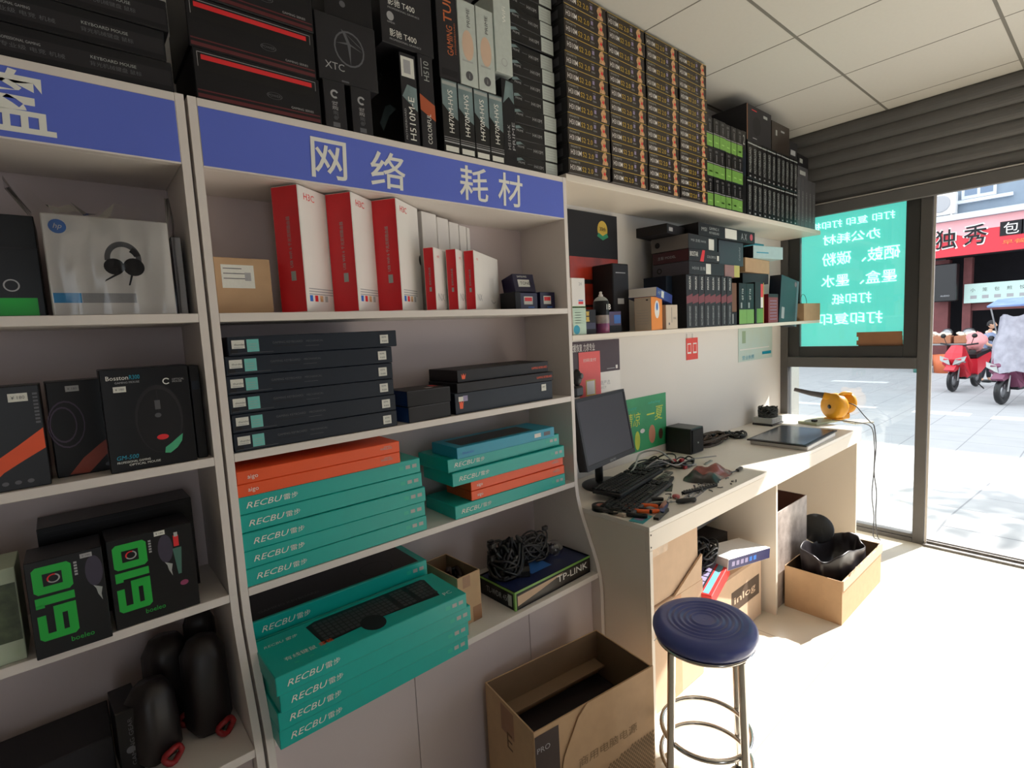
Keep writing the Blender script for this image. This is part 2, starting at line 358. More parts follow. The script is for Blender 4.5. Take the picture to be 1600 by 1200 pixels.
# ================================================================== SHELF UNITS
def profile():
    pts = [(YB-.004, 0), (YB-.004, 2.013), (0, 2.013), (0, .86)]
    for i in range(1, 9):
        t = i/8; pts.append((-.112*(3*t*t-2*t*t*t), .86-.40*t))
    pts += [(-.112, 0)]
    return pts
def shelf_unit(x0, label, chars):
    W = 1.206; u = thing('display_shelf', label, 'shelf', (x0, 0, 0), group='white display shelf units')
    for xx in (0, W-.018):
        b = MB(); pr = profile(); b.prism(pr, xx+.0005, xx+.0175, WHT, 'x'); b.build('side_panel', u)
    b = MB(); b.box(.018, W-.018, .246, .254, .02, 2.0, MAU); b.build('back_panel', u)
    for z, y0 in ((1.5354, 0), (1.202, 0), (.866, 0), (.53, -.104)):
        b = MB(); b.box(.0182, W-.0182, y0, .2455, z-.020, z, WHT, .0008); b.build('shelf_board', u)
    b = MB(); b.box(.0182, W-.0182, .019, .2455, 1.8625, 1.878, WHT, .0008); b.build('shelf_board', u)
    b = MB(); b.box(.0182, W-.0182, .0, .2455, 1.995, 2.0128, WHT, .0008); b.build('top_board', u)
    h = MB(); h.box(.0182, W-.0182, .0, .018, 1.8625, 1.9945, WHT, .0005)
    f = (V((0, 0, 0)), V((1, 0, 0)), V((0, 0, 1)), V((0, -1, 0)))
    h.rect(f, .019, 1.866, W-.019, 1.9945, BLU); hh = h.build('header_panel', u)
    for t, uu, vv, ww, hh_ in chars: c = MB(); c.text(f, t, uu, vv, hh_, INK, w=ww, lift=.0015, bold=.008, shear=.04); c.build('painted_character', hh)
    xs = (.018, .41, .86, W-.018)
    for i in range(3):
        b = MB(); b.box(xs[i]+.0008, xs[i+1]-.0008, -.070, -.052, .02, .508, MAU, .001); b.build('base_panel', u)
    return u
shelf_unit(0, 'white shelf unit with blue header and teal keyboard boxes, beside the desk', [('网', .262, 1.878, .098, .10), ('络', .425, 1.876, .108, .10), ('耗', .722, 1.878, .112, .106), ('材', .876, 1.878, .110, .108)])
shelf_unit(-1.212, 'white shelf unit with blue header at the left edge of the photo', [('硬', 1.212-.62, 1.877, .11, .11), ('盘', 1.212-.345, 1.877, .118, .115)])
# upper and lower wall boards over the desk
b = MB(); b.box(1.2075, XW-.004, .0, .258, 2.004, 2.030, CRM, .001); b.box(1.2075, 1.225, .02, .258, 1.452, 2.003, CRM)
place(b, 'wall_shelf', 'long cream upper wall shelf carrying the motherboard cartons', 'shelf')
b = MB(); b.box(1.2075, XW-.004, .0, .258, 1.413, 1.4324, CRM, .001)
place(b, 'wall_shelf', 'narrow cream lower wall shelf full of small boxes above the desk', 'shelf')
# ================================================================== DESK
dk = thing('workbench', 'long cream laminate workbench against the wall between shelves and window', 'desk', (1.209, -.325, 0))
L = 3.443-1.209
b = MB(); b.box(0, L, 0, .585, .742, .76, DSK, .001); b.box(L-.001, XW-1.209-.002, .33, .585, .742, .76, DSK, .001); b.build('desk_top', dk)
b = MB(); b.box(0, L, .0005, .018, .672, .7415, CRM, .0008)
b.build('fascia', dk)
for xx in (0, 2.274-1.209-.009, L-.018):
    b = MB(); b.box(xx, xx+.018, .0185, .58, .0, .7415, CRM, .0008)
    if not xx: b.box(xx, xx+.018, .0005, .0185, 0, .6715, CRM, .0006)
    b.build('side_panel', dk)
SCW = M('screw_head', (70, 60, 50), .4, metal=.6)
for z in (.685, .73):
    b = MB(); b.lathe([(.003, 0), (.003, -.001), (0, -.0012)], SCW, (.009, 0, z), 8, 'y'); b.build('screw_head', dk)
# ================================================================== UNIT 2: TOP COMPARTMENT
Z1, Z2, Z3, Z4, ZT = 1.536, 1.2025, .8665, .5305, 2.0135
b, f = carton(.128, .16, .135, KRF)
b.rect(f['F'], .014, .062, .088, .118, STK)
for i in range(3): b.rect(f['F'], .018, .108-.012*i, .060+.006*i, .110-.012*i, DGR, .0008)
b.rect(f['F'], .066, .080, .080, .100, GRY, .0008)
place(b, 'shipping_carton', 'small kraft carton with white address sticker left of the tall red boxes', 'carton', (.027, .045, Z1), 3)
def router(L_, T_, H_, big):
    b, f = carton(L_, T_, H_, WHC, {'L': RED}, .002); F_, L2 = f['F'], f['L']
    if big:
        b.text(F_, 'H3C', .022, H_-.034, .017, REDP)
        for i in range(3): b.rect(F_, .012, .060-.007*i, L_*.72, .0625-.007*i, GRY)
        for i, m in enumerate((BLP, REDP, BRZ, SIL)): b.rect(F_, .013+.022*i, .028, .026+.022*i, .044, m)
        b.text(L2, 'USB WiFi 6 千兆双频路由器', T_*.62, H_*.36, .011, SIL, w=H_*.40, rot=90, lift=.0008)
        b.rect(L2, T_*.50, H_*.255, T_*.68, H_*.33, SIL); b.disc(F_, L_-.001, H_*.50, .012, BLK, .016, a0=PI/2, a1=1.5*PI)
    else:
        b.text(F_, 'H3C', .022, H_-.030, .007, REDP); b.text(F_, 'NX', .016, .030, .022, GRY, lift=.0007)
        b.disc(F_, L_*.72, .038, .026, GRY, .012, r0=.82, a0=PI, a1=1.9*PI)
        for i in range(4): b.rect(F_, L_*(.58+.05*i), .045, L_*(.58+.05*i)+.0015, .115, SIL)
        b.text(L2, '双频无线路由器', T_*.62, H_*.40, .007, SIL, w=H_*.28, rot=90, lift=.0008); b.rect(L2, T_*.42, H_*.30, T_*.62, H_*.37, SIL)
    return b
yw = 35
for i, (cx, lab) in enumerate(((.226, 'nearest the kraft carton'), (.367, 'in the middle of the three'), (.502, 'touching the small red boxes'))):
    bx = router((.235, .235, .146)[i], .080, .322, True)
    place(bx, 'router_box', 'tall red and white router box, '+lab, 'box', (cx, .010, Z1), yw, 'tall red and white router boxes on the top shelf')
px_ = (.0, .076, .140, .196, .240); wd = (.073, .060, .052, .040, .018)
for i in range(5):
    b, f = carton(wd[i], .055, (.318, .312, .306, .302, .300)[i], WHC, ch=.0015)
    c, d = rot2(math.radians(18)); place(b, 'router_box', 'plain white router box edge, %s of the five receding behind the red ones' % OLR[i], 'box', (.640+px_[i]*c, .101+px_[i]*d, Z1), 18, 'plain white boxes behind the red ones')
for i, (cx, ln, lab) in enumerate(((.618, .165, 'left'), (.700, .165, 'middle'), (.769, .262, 'right'))):
    place(router(ln, .036, .191, False), 'router_box', 'short red spined white router box, %s of the three low ones' % lab, 'box', (cx, .009, Z1), 34, 'short red and white router boxes')
# dark blue ink boxes in the right corner
def inkbox(w_, d, h, mk=True):
    b, f = carton(w_, d, h, NVY2, ch=.001)
    b.rect(f['F'], w_*.22, h*.30, w_*.72, h*.78, STK); b.rect(f['F'], w_*.26, h*.5, w_*.68, h*.72, REDP, .0008); b.rect(f['F'], w_*.45, h*.1, w_*.8, h*.16, BLP)
    b.rect(f['T'], w_*.1, d*.2, w_*.6, d*.5, STK); b.text(f['T'], 'SAMSUNG', w_*.14, d*.28, d*.14, BLK, w=w_*.42, lift=.0009)
    return b
NVY2 = M('ink_box_navy', (30, 26, 62), .4, nz=.1)
place(inkbox(.092, .09, .060), 'ink_box', 'dark navy ink box with red and white label, left of the lower pair', 'box', (.995, .050, Z1), 4)
place(inkbox(.080, .09, .064), 'ink_box', 'dark navy ink box with red and white label, against the right shelf side', 'box', (1.100, .055, Z1), 2)
b, f = carton(.10, .07, .07, NVY2); b.rect(f['F'], .02, .02, .075, .048, STK); b.text(f['F'], 'TONER', .03, .028, .012, BLK, lift=.0009); b.text(f['F'], 'SAMSUNG', .02, .056, .007, INK, lift=.0009)
place(b, 'ink_box', 'dark navy ink box leaning on top of the pair in the corner', 'box', (1.012, .092, Z1+.0665), -3, tilt=(-14, 0))
b, f = carton(.028, .08, .062, BLK); place(b, 'ink_box', 'thin black box standing left of the navy ink boxes', 'box', (.964, .040, Z1), 3)
# ================================================================== UNIT 2: SECOND COMPARTMENT (dark keyboard boxes)
def darkkb(w_, d, h, sticker=(PUR, STT)):
    b, f = carton(w_, d, h, NVY, ch=.0015); F_ = f['F']
    b.rect(F_, .004, .006, .020, .014, BLK)
    b.text(F_, 'GAMING KEYBOARD', .100, h*.55, .0055, DGR); b.rect(F_, .098, h*.40, .170, h*.43, BLK)
    b.text(F_, 'MECHANICAL', .182, h*.55, .005, DGR); b.rect(F_, .18, h*.33, .215, h*.35, DGR)
    b.rect(F_, .006, h*.12, .10, h*.14, DGR); return b, f
tm = 0
yoff = (.000, .002, -.001, .002, .000, -.002); xo = (.002, .003, .000, .000, .001, .010)
names_ = ['lowest', 'second from bottom', 'third from bottom', 'fourth from bottom', 'fifth from bottom', 'topmost']
for i in range(6):
    h = .0455; b, f = darkkb(.432 + (.008 if i == 5 else 0), .19, h); yw_ = rnd.uniform(-.5, .5)
    o = place(b, 'keyboard_box', 'long dark navy keyboard box, %s of the stack on the second shelf' % names_[i], 'box', (.020+xo[i], .006+yoff[i], Z2+i*(h+.0008)), yw_, 'dark navy keyboard boxes')
    for (u0, u1, m, nm) in ((.008, .036, STK, 'paper_label'), (.041, .068, STT, 'teal_label'), (.388, .413, STK, 'price_sticker')):
        p = MB(); lo, hi = (.017, .037) if nm != 'teal_label' else (.008, .038)
        if nm == 'price_sticker': lo, hi = .010, .034
        p.box(u0, u1, -.0012, -.0002, lo, hi, m)
        fr_ = (V((0, -.0012, 0)), V((1, 0, 0)), V((0, 0, 1)), V((0, -1, 0)))
        if nm == 'paper_label': p.text(fr_, 'thunder', u0+.005, .024, .005, DGR); p.rect(fr_, u0+.004, .019, u1-.004, .0205, GRY)
        elif nm == 'price_sticker': p.text(fr_, '¥399', u0+.005, .025, .005, DGR); p.text(fr_, 'K600', u0+.006, .014, .005, DGR)
        else:
            for q in range(3): p.rect(fr_, u0+.003, .014+.006*q, u1-.005, .0150+.006*q, SIL)
        p.build(nm, o)
for i in range(2):
    b, f = carton(.152, .13, .047, BLK, {'L': M('deep_blue_side', (22, 66, 128), .4)}); b.rect(f['F'], .002, .0455, .150, .0465, DGR); 
    o = place(b, 'accessory_box', 'black box with deep blue end, %s of the pair beside the dark stack' % ('lower', 'upper')[i], 'box', (.492, .004+.003*i, Z2+.0478*i), 2-3*i, 'black boxes with blue ends')
    if i: p = MB(); p.rect(f['T'], .085, .03, .11, .05, STK); p.rect(f['T'], .125, .06, .145, .10, REDP); p.build('sticker', o)
kb = []
for i, (x_, y_, w_, h, y2) in enumerate(((.664, .012, .442, .068, 0), (.674, .010, .436, .032, 0), (.684, .020, .412, .040, 0))):
    b, f = carton(w_, .17, h, (NVY, CHR, CHR)[i], ch=.0015); F_ = f['F']; OR = ORG
    if i != 1: b.poly(F_, [(.018, h*.25), (.030, h*.25), (.034, h*.7), (.028, h*.5), (.024, h*.72), (.020, h*.5), (.015, h*.7)], OR)
    if i: b.text(F_, 'GAMING KEYBOARD', w_-.085, h*.38, .008, OR, w=.078)
    o = place(b, 'keyboard_box', ('long dark blue keyboard box at the bottom right of the second shelf', 'thin charcoal keyboard box with orange lettering, under the topmost one', 'charcoal keyboard box with orange emblem, topmost on the right of the second shelf')[i], 'box', (x_, y_, Z2+(0, .0685, .101)[i]), .6)
    if i == 0:
        p = MB(); p.box(.014, .032, -.001, -.0002, .041, .056, STK); p.box(.032, .050, -.001, -.0002, .040, .058, PUR); p.build('paper_label', o)
        p = MB(); p.box(.385, .408, -.001, -.0002, .034, .058, STK); p.text((V((0, -.001, 0)), V((1, 0, 0)), V((0, 0, 1)), V((0, -1, 0))), '¥99', .389, .045, .006, DGR); p.build('price_sticker', o)
# ================================================================== UNIT 2: TEAL BOXES
def teal(w_, d, h, pic=False):
    b, f = carton(w_, d, h, TEA, ch=.0018); F_ = f['F']
    b.text(F_, 'RECBU', .024, h*.32, h*.33, INK, w=.085, shear=.3, lift=.0007); b.text(F_, '雷步', .112, h*.32, h*.33, INK, w=.036, lift=.0007)
    for i in range(3): b.rect(F_, w_-.072+.022*i, h*.42, w_-.057+.022*i, h*.66, TEL if i == 0 else SIL)
    L_ = f['L']; b.text(L_, 'RECBU', d*.3, h*.32, h*.3, TEL, shear=.3)
    if pic:
        T_ = f['T']; b.poly(T_, [(.130, .052), (.300, .060), (.465, .046), (.482, .158), (.474, .168), (.150, .172), (.124, .160)], BLK2)
        for r in range(6):
            for c in range(24):
                if c in (15, 19): continue
                b.rect(T_, .138+.0140*c, .064+.0165*r, .149+.0140*c, .076+.0165*r, M('key_print', (66, 64, 68), .5), .0008)
        b.disc(T_, .262, .052, .032, BLK, .040, lift=.0009, a0=0, a1=2*PI)
        b.text(T_, 'RECBU 雷步', .016, d-.050, .014, INK, shear=.2); 
        b.text(T_, '有线键鼠', .038, .048, .017, INK, w=.075); b.text(T_, '套装', .120, .048, .017, ORG, w=.035)
        for i in range(3): b.rect(T_, .052+.035*i, .024, .062+.035*i, .031, TEL)
        b.text(T_, 'PC', w_-.052, .032, .016, INK)
    return b
def aigo(w_, d, h):
    b, f = carton(w_, d, h, ORG, ch=.0015); F_ = f['F']; b.text(F_, 'aigo', .024, h*.25, h*.42, INK, lift=.0007); b.text(F_, 'WIRELESS', w_-.062, h*.45, .006, SIL); b.rect(F_, w_-.05, h*.7, w_-.03, h*.74, SIL); return b
h = .0445
T0 = place(teal(.512, .17, h), 'keyboard_box', 'teal keyboard box, lowest of the left teal stack on the third shelf', 'box', (.016, .004, Z3), 0, 'teal keyboard boxes')
for i in range(1, 5): again(T0, 'teal keyboard box, %s of the left teal stack on the third shelf' % (names_[i] if i < 4 else 'topmost teal one'), (.016+rnd.uniform(-.002, .004)-.001*i, .004+rnd.uniform(-.002, .004), Z3+i*(h+.0007)), rnd.uniform(-.3, .3))
h2 = .0315; zt = Z3+5*(h+.0007)
A0 = place(aigo(.436, .15, h2), 'keyboard_box', 'orange keyboard box lying on the left teal stack, under its twin', 'box', (.017, .002, zt), 0, 'orange keyboard boxes')
again(A0, 'orange keyboard box, topmost on the left stack of the third shelf', (.018, .000, zt+h2+.0007), .4)
# right stack on shelf 3
s0 = place(teal(.508, .18, .044), 'keyboard_box', 'teal keyboard box, lowest of the right stack on the third shelf', 'box', (.632, .002, Z3), 0, 'teal keyboard boxes')
again(A0, 'orange keyboard box sandwiched low in the right stack', (.700, .004, Z3+.0447), -.4)
again(A0, 'orange keyboard box sandwiched high in the right stack', (.702, .006, Z3+.0769), .3)
again(s0, 'teal keyboard box lying on the orange pair of the right stack', (.628, .000, Z3+.1091), -.3)
again(s0, 'teal keyboard box directly under the cyan blue box', (.620, .010, Z3+.1538), .5)
b, f = carton(.434, .15, .037, CYB, ch=.0015); b.text(f['F'], 'thunder', .02, .012, .010, BLP); b.rect(f['F'], .334, .012, .365, .026, STK); b.rect(f['F'], .380, .012, .412, .026, DGR); b.rect(f['T'], .03, .02, .35, .12, BLK2)
place(b, 'keyboard_box', 'cyan blue keyboard box, topmost of the right stack', 'box', (.642, -.014, Z3+.1986), 0)
# pile on the bottom shelf
hh = .0465
B0 = place(teal(.535, .18, hh), 'keyboard_box', 'teal keyboard box, lowest of the overhanging pile on the bottom shelf', 'box', (.0190, -.152, Z4), .8, 'teal keyboard boxes')
again(B0, 'teal keyboard box, second from bottom of the overhanging pile', (.0190, -.156, Z4+.0472), .5)
again(B0, 'teal keyboard box, third from bottom of the overhanging pile', (.024, -.165, Z4+.0944), .6)
P0 = place(teal(.525, .185, .045, True), 'keyboard_box', 'teal keyboard box with a keyboard picture on its lid, topmost of overhanging pile', 'box', (.0175, -.172, Z4+.1418), .6, 'teal keyboard boxes')
R0 = place(teal(.515, .19, .044), 'keyboard_box', 'teal keyboard box under the black lidded one at the back of the bottom shelf', 'box', (.021, .036, Z4), 0, 'teal keyboard boxes')
for i in range(1, 4): again(R0, 'teal keyboard box buried %s in the rear pile of the bottom shelf' % OLR[i], (.021+.001*i, .036, Z4+i*.0447), 0)
b = teal(.514, .19, .047); fT = frames(.514, .19, .047)['T']; b.rect(fT, .004, .01, .49, .186, BLK2); b.text(fT, 'GAMING KEYBOARD', .03, .04, .012, DGR); b.disc(fT, .37, .06, .05, CHR, .05, r0=.93)
place(b, 'keyboard_box', 'teal sided keyboard box with a black lid, at the back of the bottom shelf', 'box', (.022, .036, Z4+4*.0447), 0, 'teal keyboard boxes')
# open small carton with cables, TP-LINK box, cables
def open_box(w_, d, h, m, mi, t=.004, flaps=(), name='carton_body', parent=None, rag=0.):
    b = MB()
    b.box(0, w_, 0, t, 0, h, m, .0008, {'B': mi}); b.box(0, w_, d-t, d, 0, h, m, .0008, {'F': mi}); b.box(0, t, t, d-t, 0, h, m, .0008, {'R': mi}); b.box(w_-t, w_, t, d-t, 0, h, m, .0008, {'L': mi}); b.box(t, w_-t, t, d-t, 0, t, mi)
    return b
c0 = thing('open_carton', 'small open kraft carton of dark leads between the teal pile and the green box', 'carton', (.596, -.040, Z4), 3)
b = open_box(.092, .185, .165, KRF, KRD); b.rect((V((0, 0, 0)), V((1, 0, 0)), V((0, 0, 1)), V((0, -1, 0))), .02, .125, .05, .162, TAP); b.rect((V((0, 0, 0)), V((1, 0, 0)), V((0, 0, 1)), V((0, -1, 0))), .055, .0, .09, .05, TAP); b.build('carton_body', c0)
def wad(name, label, cat, c, r, n, m, rad=.003, seed=1, group=None, sq=.5, ln=9, plug=None):
    rr = random.Random(seed); b = MB()
    for i in range(n):
        p = []; a = rr.uniform(0, 6.28); k = rr.uniform(.4, 1); da = rr.choice((-1, 1))*rr.uniform(.5, .9)
        for q in range(ln):
            p.append((r[0]*k*math.cos(a), r[1]*k*math.sin(a), rad+r[2]*(.5+.5*math.sin(q*sq*2+i))*rr.uniform(.3, 1))); a += da; k = min(1, max(.15, k+rr.uniform(-.25, .25)))
        b.tube(smooth_path(p, 3), rad, m, 6)
        if plug and i % 3 == 0: x_, y_, z_ = p[-1]; b.box(x_-.012, x_+.012, y_-.007, y_+.007, max(0, z_-.006), z_+.010, plug, .002)
    o = b.build(name, loc=c); return tag(o, label, cat, group)
def smooth_path(p, n=4, closed=False):
    p = [Vector(q) for q in p]; out = []; N = len(p)
    for i in range(N if closed else N-1):
        a = p[(i-1) % N] if closed or i else p[0]; b_, c = p[i], p[(i+1) % N]; d = p[(i+2) % N] if closed or i+2 < N else p[-1]
        for k in range(n):
            t = k/n; out.append(.5*((2*b_)+(c-a)*t+(2*a-5*b_+4*c-d)*t*t+(3*b_-a-3*c+d)*t**3))
    if not closed: out.append(p[-1])
    return out
wad('cable_bundle', 'dark leads and a plug sticking out of the small kraft carton', 'cable', (.638, .055, Z4+.0045), (.034, .075, .150), 9, M('maroon_rubber', (48, 26, 24), .5), .006, 5, plug=PLB)
t = thing('router_box', 'open green edged black networking box holding adapters on the bottom shelf', 'box', (.786, -.088, Z4), 1.5)
bt = open_box(.388, .19, .066, BLK, BLK2); f = frames(.388, .19, .066)
b = bt; F_ = f['F']
b.rect(F_, .008, .006, .385, .052, BRN); b.poly(F_, [(.012, .048), (.012, .014), (.12, .030), (.24, .052)], KRL, .0008); b.rect(F_, 0, .058, .388, .066, LIM); b.rect(F_, 0, 0, .007, .06, LIM)
b.text(F_, 'TP-LINK', .205, .024, .024, INK, w=.165, lift=.0012, bold=.008); L_ = f['L']; b.rect(L_, 0, .058, .19, .066, LIM); b.rect(L_, .183, 0, .19, .06, LIM); b.text(L_, 'TL-WDR 450', .04, .022, .020, GRY, w=.12); b.rect(L_, .155, .01, .174, .05, SIL); b.build('box_tray', t)
b = MB(); b.box(.004, .384, .004, .186, .060, .0615, M('blue_lid', (34, 44, 84), .3)); b.rect((V((0, 0, .0615)), V((1, 0, 0)), V((0, 1, 0)), V((0, 0, 1))), .14, .06, .24, .13, M('sky_blue_print', (56, 110, 190), .4)); b.build('inner_lid', t)
zt = Z4+.0625
wad('power_adapter_leads', 'tangled black leads and adapters heaped on the left of the green edged box', 'cable', (.862, .045, zt), (.066, .060, .120), 26, PLB, .0055, 8, plug=PLB)
o = thing('power_adapter', 'black power adapter with pale end lying on the green edged box', 'adapter', (.905, -.035, zt), 55)
b = MB(); b.prism([(0, 0), (.085, 0), (.09, .010), (.075, .028), (.015, .032), (0, .02)], 0, .04, PLB, 'y'); b.build('adapter_body', o); b = MB(); b.box(.075, .094, .006, .034, .004, .024, SIL, .004); b.build('plug_face', o)
b = MB(); b.lathe([(0, .045), (.02, .043), (.033, .030), (.036, .014), (.03, 0)], glassy('clear_plastic', (.75, .73, .74), .12, .1), (0, 0, 0), 20)
place(b, 'web_camera', 'round clear plastic gadget at the right back of the green edged box', 'gadget', (1.105, .045, zt))
wad('cable_bundle', 'fine dark leads looped around the round gadget on the bottom shelf', 'cable', (1.010, .075, zt), (.080, .050, .105), 20, PLG, .0035, 12, plug=PLG)
# ================================================================== UNIT 1 (left edge)
# top compartment: headset box in a clear bag
t = thing('headset_box', 'white headset box wrapped in a clear plastic bag on the left unit', 'box', (-.272, .030, Z1), .5)
b, f = carton(.212, .10, .203, WHC, ch=.002); F_ = f['F']
b.disc(F_, .024, .178, .014, BLP, lift=.0006); b.text(F_, 'hp', .024, .171, .013, INK, al='C', lift=.001, shear=.3)
b.rect(F_, .004, .026, .048, .046, M('sky_band', (40, 150, 215), .4)); b.rect(F_, .049, .026, .140, .046, GRY)
cx, cy = .125, .118
b.disc(F_, cx, cy, .032, PLG, .037, r0=.70, a0=-.1, a1=PI+.1, n=24); b.disc(F_, cx, cy, .033, CHR, .030, r0=.62, a0=.3, a1=1.0, lift=.001)
b.disc(F_, cx-.017, cy-.016, .018, BLK, .017, lift=.0009); b.disc(F_, cx+.017, cy-.016, .019, BLK2, .019, lift=.0010)
b.poly(F_, [(cx-.006, cy-.030), (cx-.036, cy-.048), (cx-.034, cy-.044), (cx-.012, cy-.028)], CHR, .0012); b.poly(F_, [(cx+.010, cy-.033), (cx+.004, cy-.055), (cx+.007, cy-.055), (cx+.014, cy-.033)], CHR, .0012)
b.build('box_body', t)
b = MB(); n = 14; rr = random.Random(4)
def bagring(z, g, q):
    o = []
    per = [(-.008-g, -.007)]
    for i in range(n): u = i/n; o.append((-.008-g+u*(.228+2*g), -.009-.004*math.sin(i*2.1+q)-.0, z))
    for i in range(4): u = i/4; o.append((.220+g, -.009+u*.12, z+.003*math.sin(i+q)))
    for i in range(n): u = i/n; o.append((.220+g-u*(.228+2*g), .111, z))
    for i in range(4): u = i/4; o.append((-.008-g, .111-u*.12, z))
    return o
rings = [bagring(.002, 0, 0), bagring(.07, .002, 1), bagring(.14, .001, 2), bagring(.206, .004, 3)]
N = len(rings[0]); top = []
for i, (x_, y_, z_) in enumerate(rings[-1]):
    u = (x_+.01)/.23; z2 = .215+.055*abs(u-.45)*2+(.012*math.sin(i*1.7)); top.append((x_-.035*(1-u)+.0*u, .040+.25*(y_-.04), z2))
rings.append(top)
b.add([p for r in rings for p in r], [(i*N+k, i*N+(k+1) % N, (i+1)*N+(k+1) % N, (i+1)*N+k) for i in range(len(rings)-1) for k in range(N)], BAG, True); b.build('plastic_bag', t)
b, f = carton(.075, .05, .215, M('royal_blue_card', (24, 70, 160), .4)); place(b, 'product_box', 'royal blue box peeking above the white headset box', 'box', (-.225, .155, Z1), 0)
b, f = carton(.020, .15, .176, CHR, {'F': GRY}); place(b, 'product_box', 'narrow grey box pressed right of the headset box', 'box', (-.054, .050, Z1), 0)
b, f = carton(.15, .16, .195, BLK2, {'L': BLK}); F_ = f['F']; b.rect(F_, 0, .002, .14, .036, GRN); b.disc(F_, .105, .060, .012, GRY, .012, r0=.8); b.rect(F_, .0, .13, .15, .133, CHR)
place(b, 'product_box', 'black box with green base stripe at the left photo edge, left of headset box', 'box', (-.432, .035, Z1), 0)
b, f = carton(.035, .10, .13, M('indigo_card', (30, 34, 66), .35)); b.rect(f['F'], .004, .01, .03, .03, BLP); b.disc(f['F'], .014, .05, .008, PUR, .02); place(b, 'product_box', 'slim indigo box squeezed between the black green box and the headset box', 'box', (-.318, .085, Z1), 0, tilt=(0, 0))
# second compartment: mouse boxes
def omouse(sw):
    b, f = carton(.150, .10, .200, BLK2); F_ = f['F']; O2 = M('orange_swoosh', (235, 84, 30), .4); O3 = M('dark_orange_swoosh', (150, 60, 40), .4)
    b.poly(F_, [(.020, .004), (.045, .035), (.075, .060), (.110, .085), (.149, .115), (.149, .075), (.115, .055), (.085, .036), (.060, .010), (.052, .002)], O2 if sw else O3)
    b.disc(F_, .025, .11, .030, M('purple_line_art', (66, 50, 74), .5), .05, r0=.93); b.disc(F_, .020, .11, .022, MATS['purple_line_art'], .038, r0=.9)
    for i in range(3): b.disc(F_, .085+.018*i, .014, .005, DGR, .004)
    if sw:
        for i in range(9): b.rect(F_, .140, .125+.007*i, .147, .129+.007*i, DGR)
    return b
def stick(o, u0, v0, u1, v1, m=None, name='price_sticker', y=-.0008):
    p = MB(); fr_ = (V((0, y, 0)), V((1, 0, 0)), V((0, 0, 1)), V((0, -1, 0))); p.box(u0, u1, y, -.0002, v0, v1, m or STK); p.text(fr_, '¥ 180', u0+(u1-u0)*.15, v0+(v1-v0)*.3, (v1-v0)*.4, DGR, w=(u1-u0)*.7, lift=.0003); p.build(name, o)
o = place(omouse(1), 'mouse_box', 'black mouse box with bright orange swoosh at the left photo edge', 'box', (-.459, .012, Z2), 0); stick(o, .105, .170, .133, .186)
o = place(omouse(0), 'mouse_box', 'black mouse box with dim orange swoosh between two other mouse boxes', 'box', (-.300, .060, Z2), 3); stick(o, .030, .178, .052, .190, GRY)
b, f = carton(.158, .11, .219, BLK2); F_ = f['F']
b.text(F_, 'Bosston', .010, .196, .009, INK, w=.038); b.text(F_, 'R300', .050, .196, .009, CYB, w=.018); b.text(F_, 'GAMING MOUSE', .024, .188, .004, GRY)
b.disc(F_, .115, .186, .007, INK, r0=.7, a0=.6, a1=5.6); b.text(F_, 'OPTICAL', .126, .187, .004, GRY); b.text(F_, 'MOUSE', .126, .182, .004, GRY)
b.disc(F_, .095, .105, .044, CHR, .075); b.disc(F_, .095, .101, .040, BLK, .070, lift=.0008); b.rect(F_, .0945, .120, .0955, .180, CHR, .001); b.rect(F_, .089, .126, .099, .146, PLG, .0012); b.disc(F_, .093, .113, .006, PLG, .005, lift=.001)
b.disc(F_, .097, .064, .011, REDP, .006, lift=.0012); b.poly(F_, [(.108, .026), (.122, .036), (.132, .050), (.135, .066), (.124, .058), (.112, .048), (.100, .040), (.098, .028)], M('aqua_glow_print', (40, 170, 150), .4, rgb2=(90, 190, 120), nz=.2), .001)
b.text(F_, 'GM-500', .012, .026, .009, CYB, w=.038, shear=.2); b.text(F_, 'PROFESSIONAL GAMING', .012, .018, .0045, INK, w=.058); b.text(F_, 'OPTICAL MOUSE', .032, .011, .0045, INK, w=.056)
o = place(b, 'mouse_box', 'large black mouse box with mouse picture and aqua glow, second shelf of left unit', 'box', (-.214, .006, Z2), 0); stick(o, .020, .170, .042, .182)
b, f = carton(.020, .10, .216, BLK2); b.rect(f['F'], .003, .16, .017, .18, NVY); place(b, 'mouse_box', 'narrow black box between the large mouse box and the shelf side', 'box', (-.052, .020, Z2), 0)
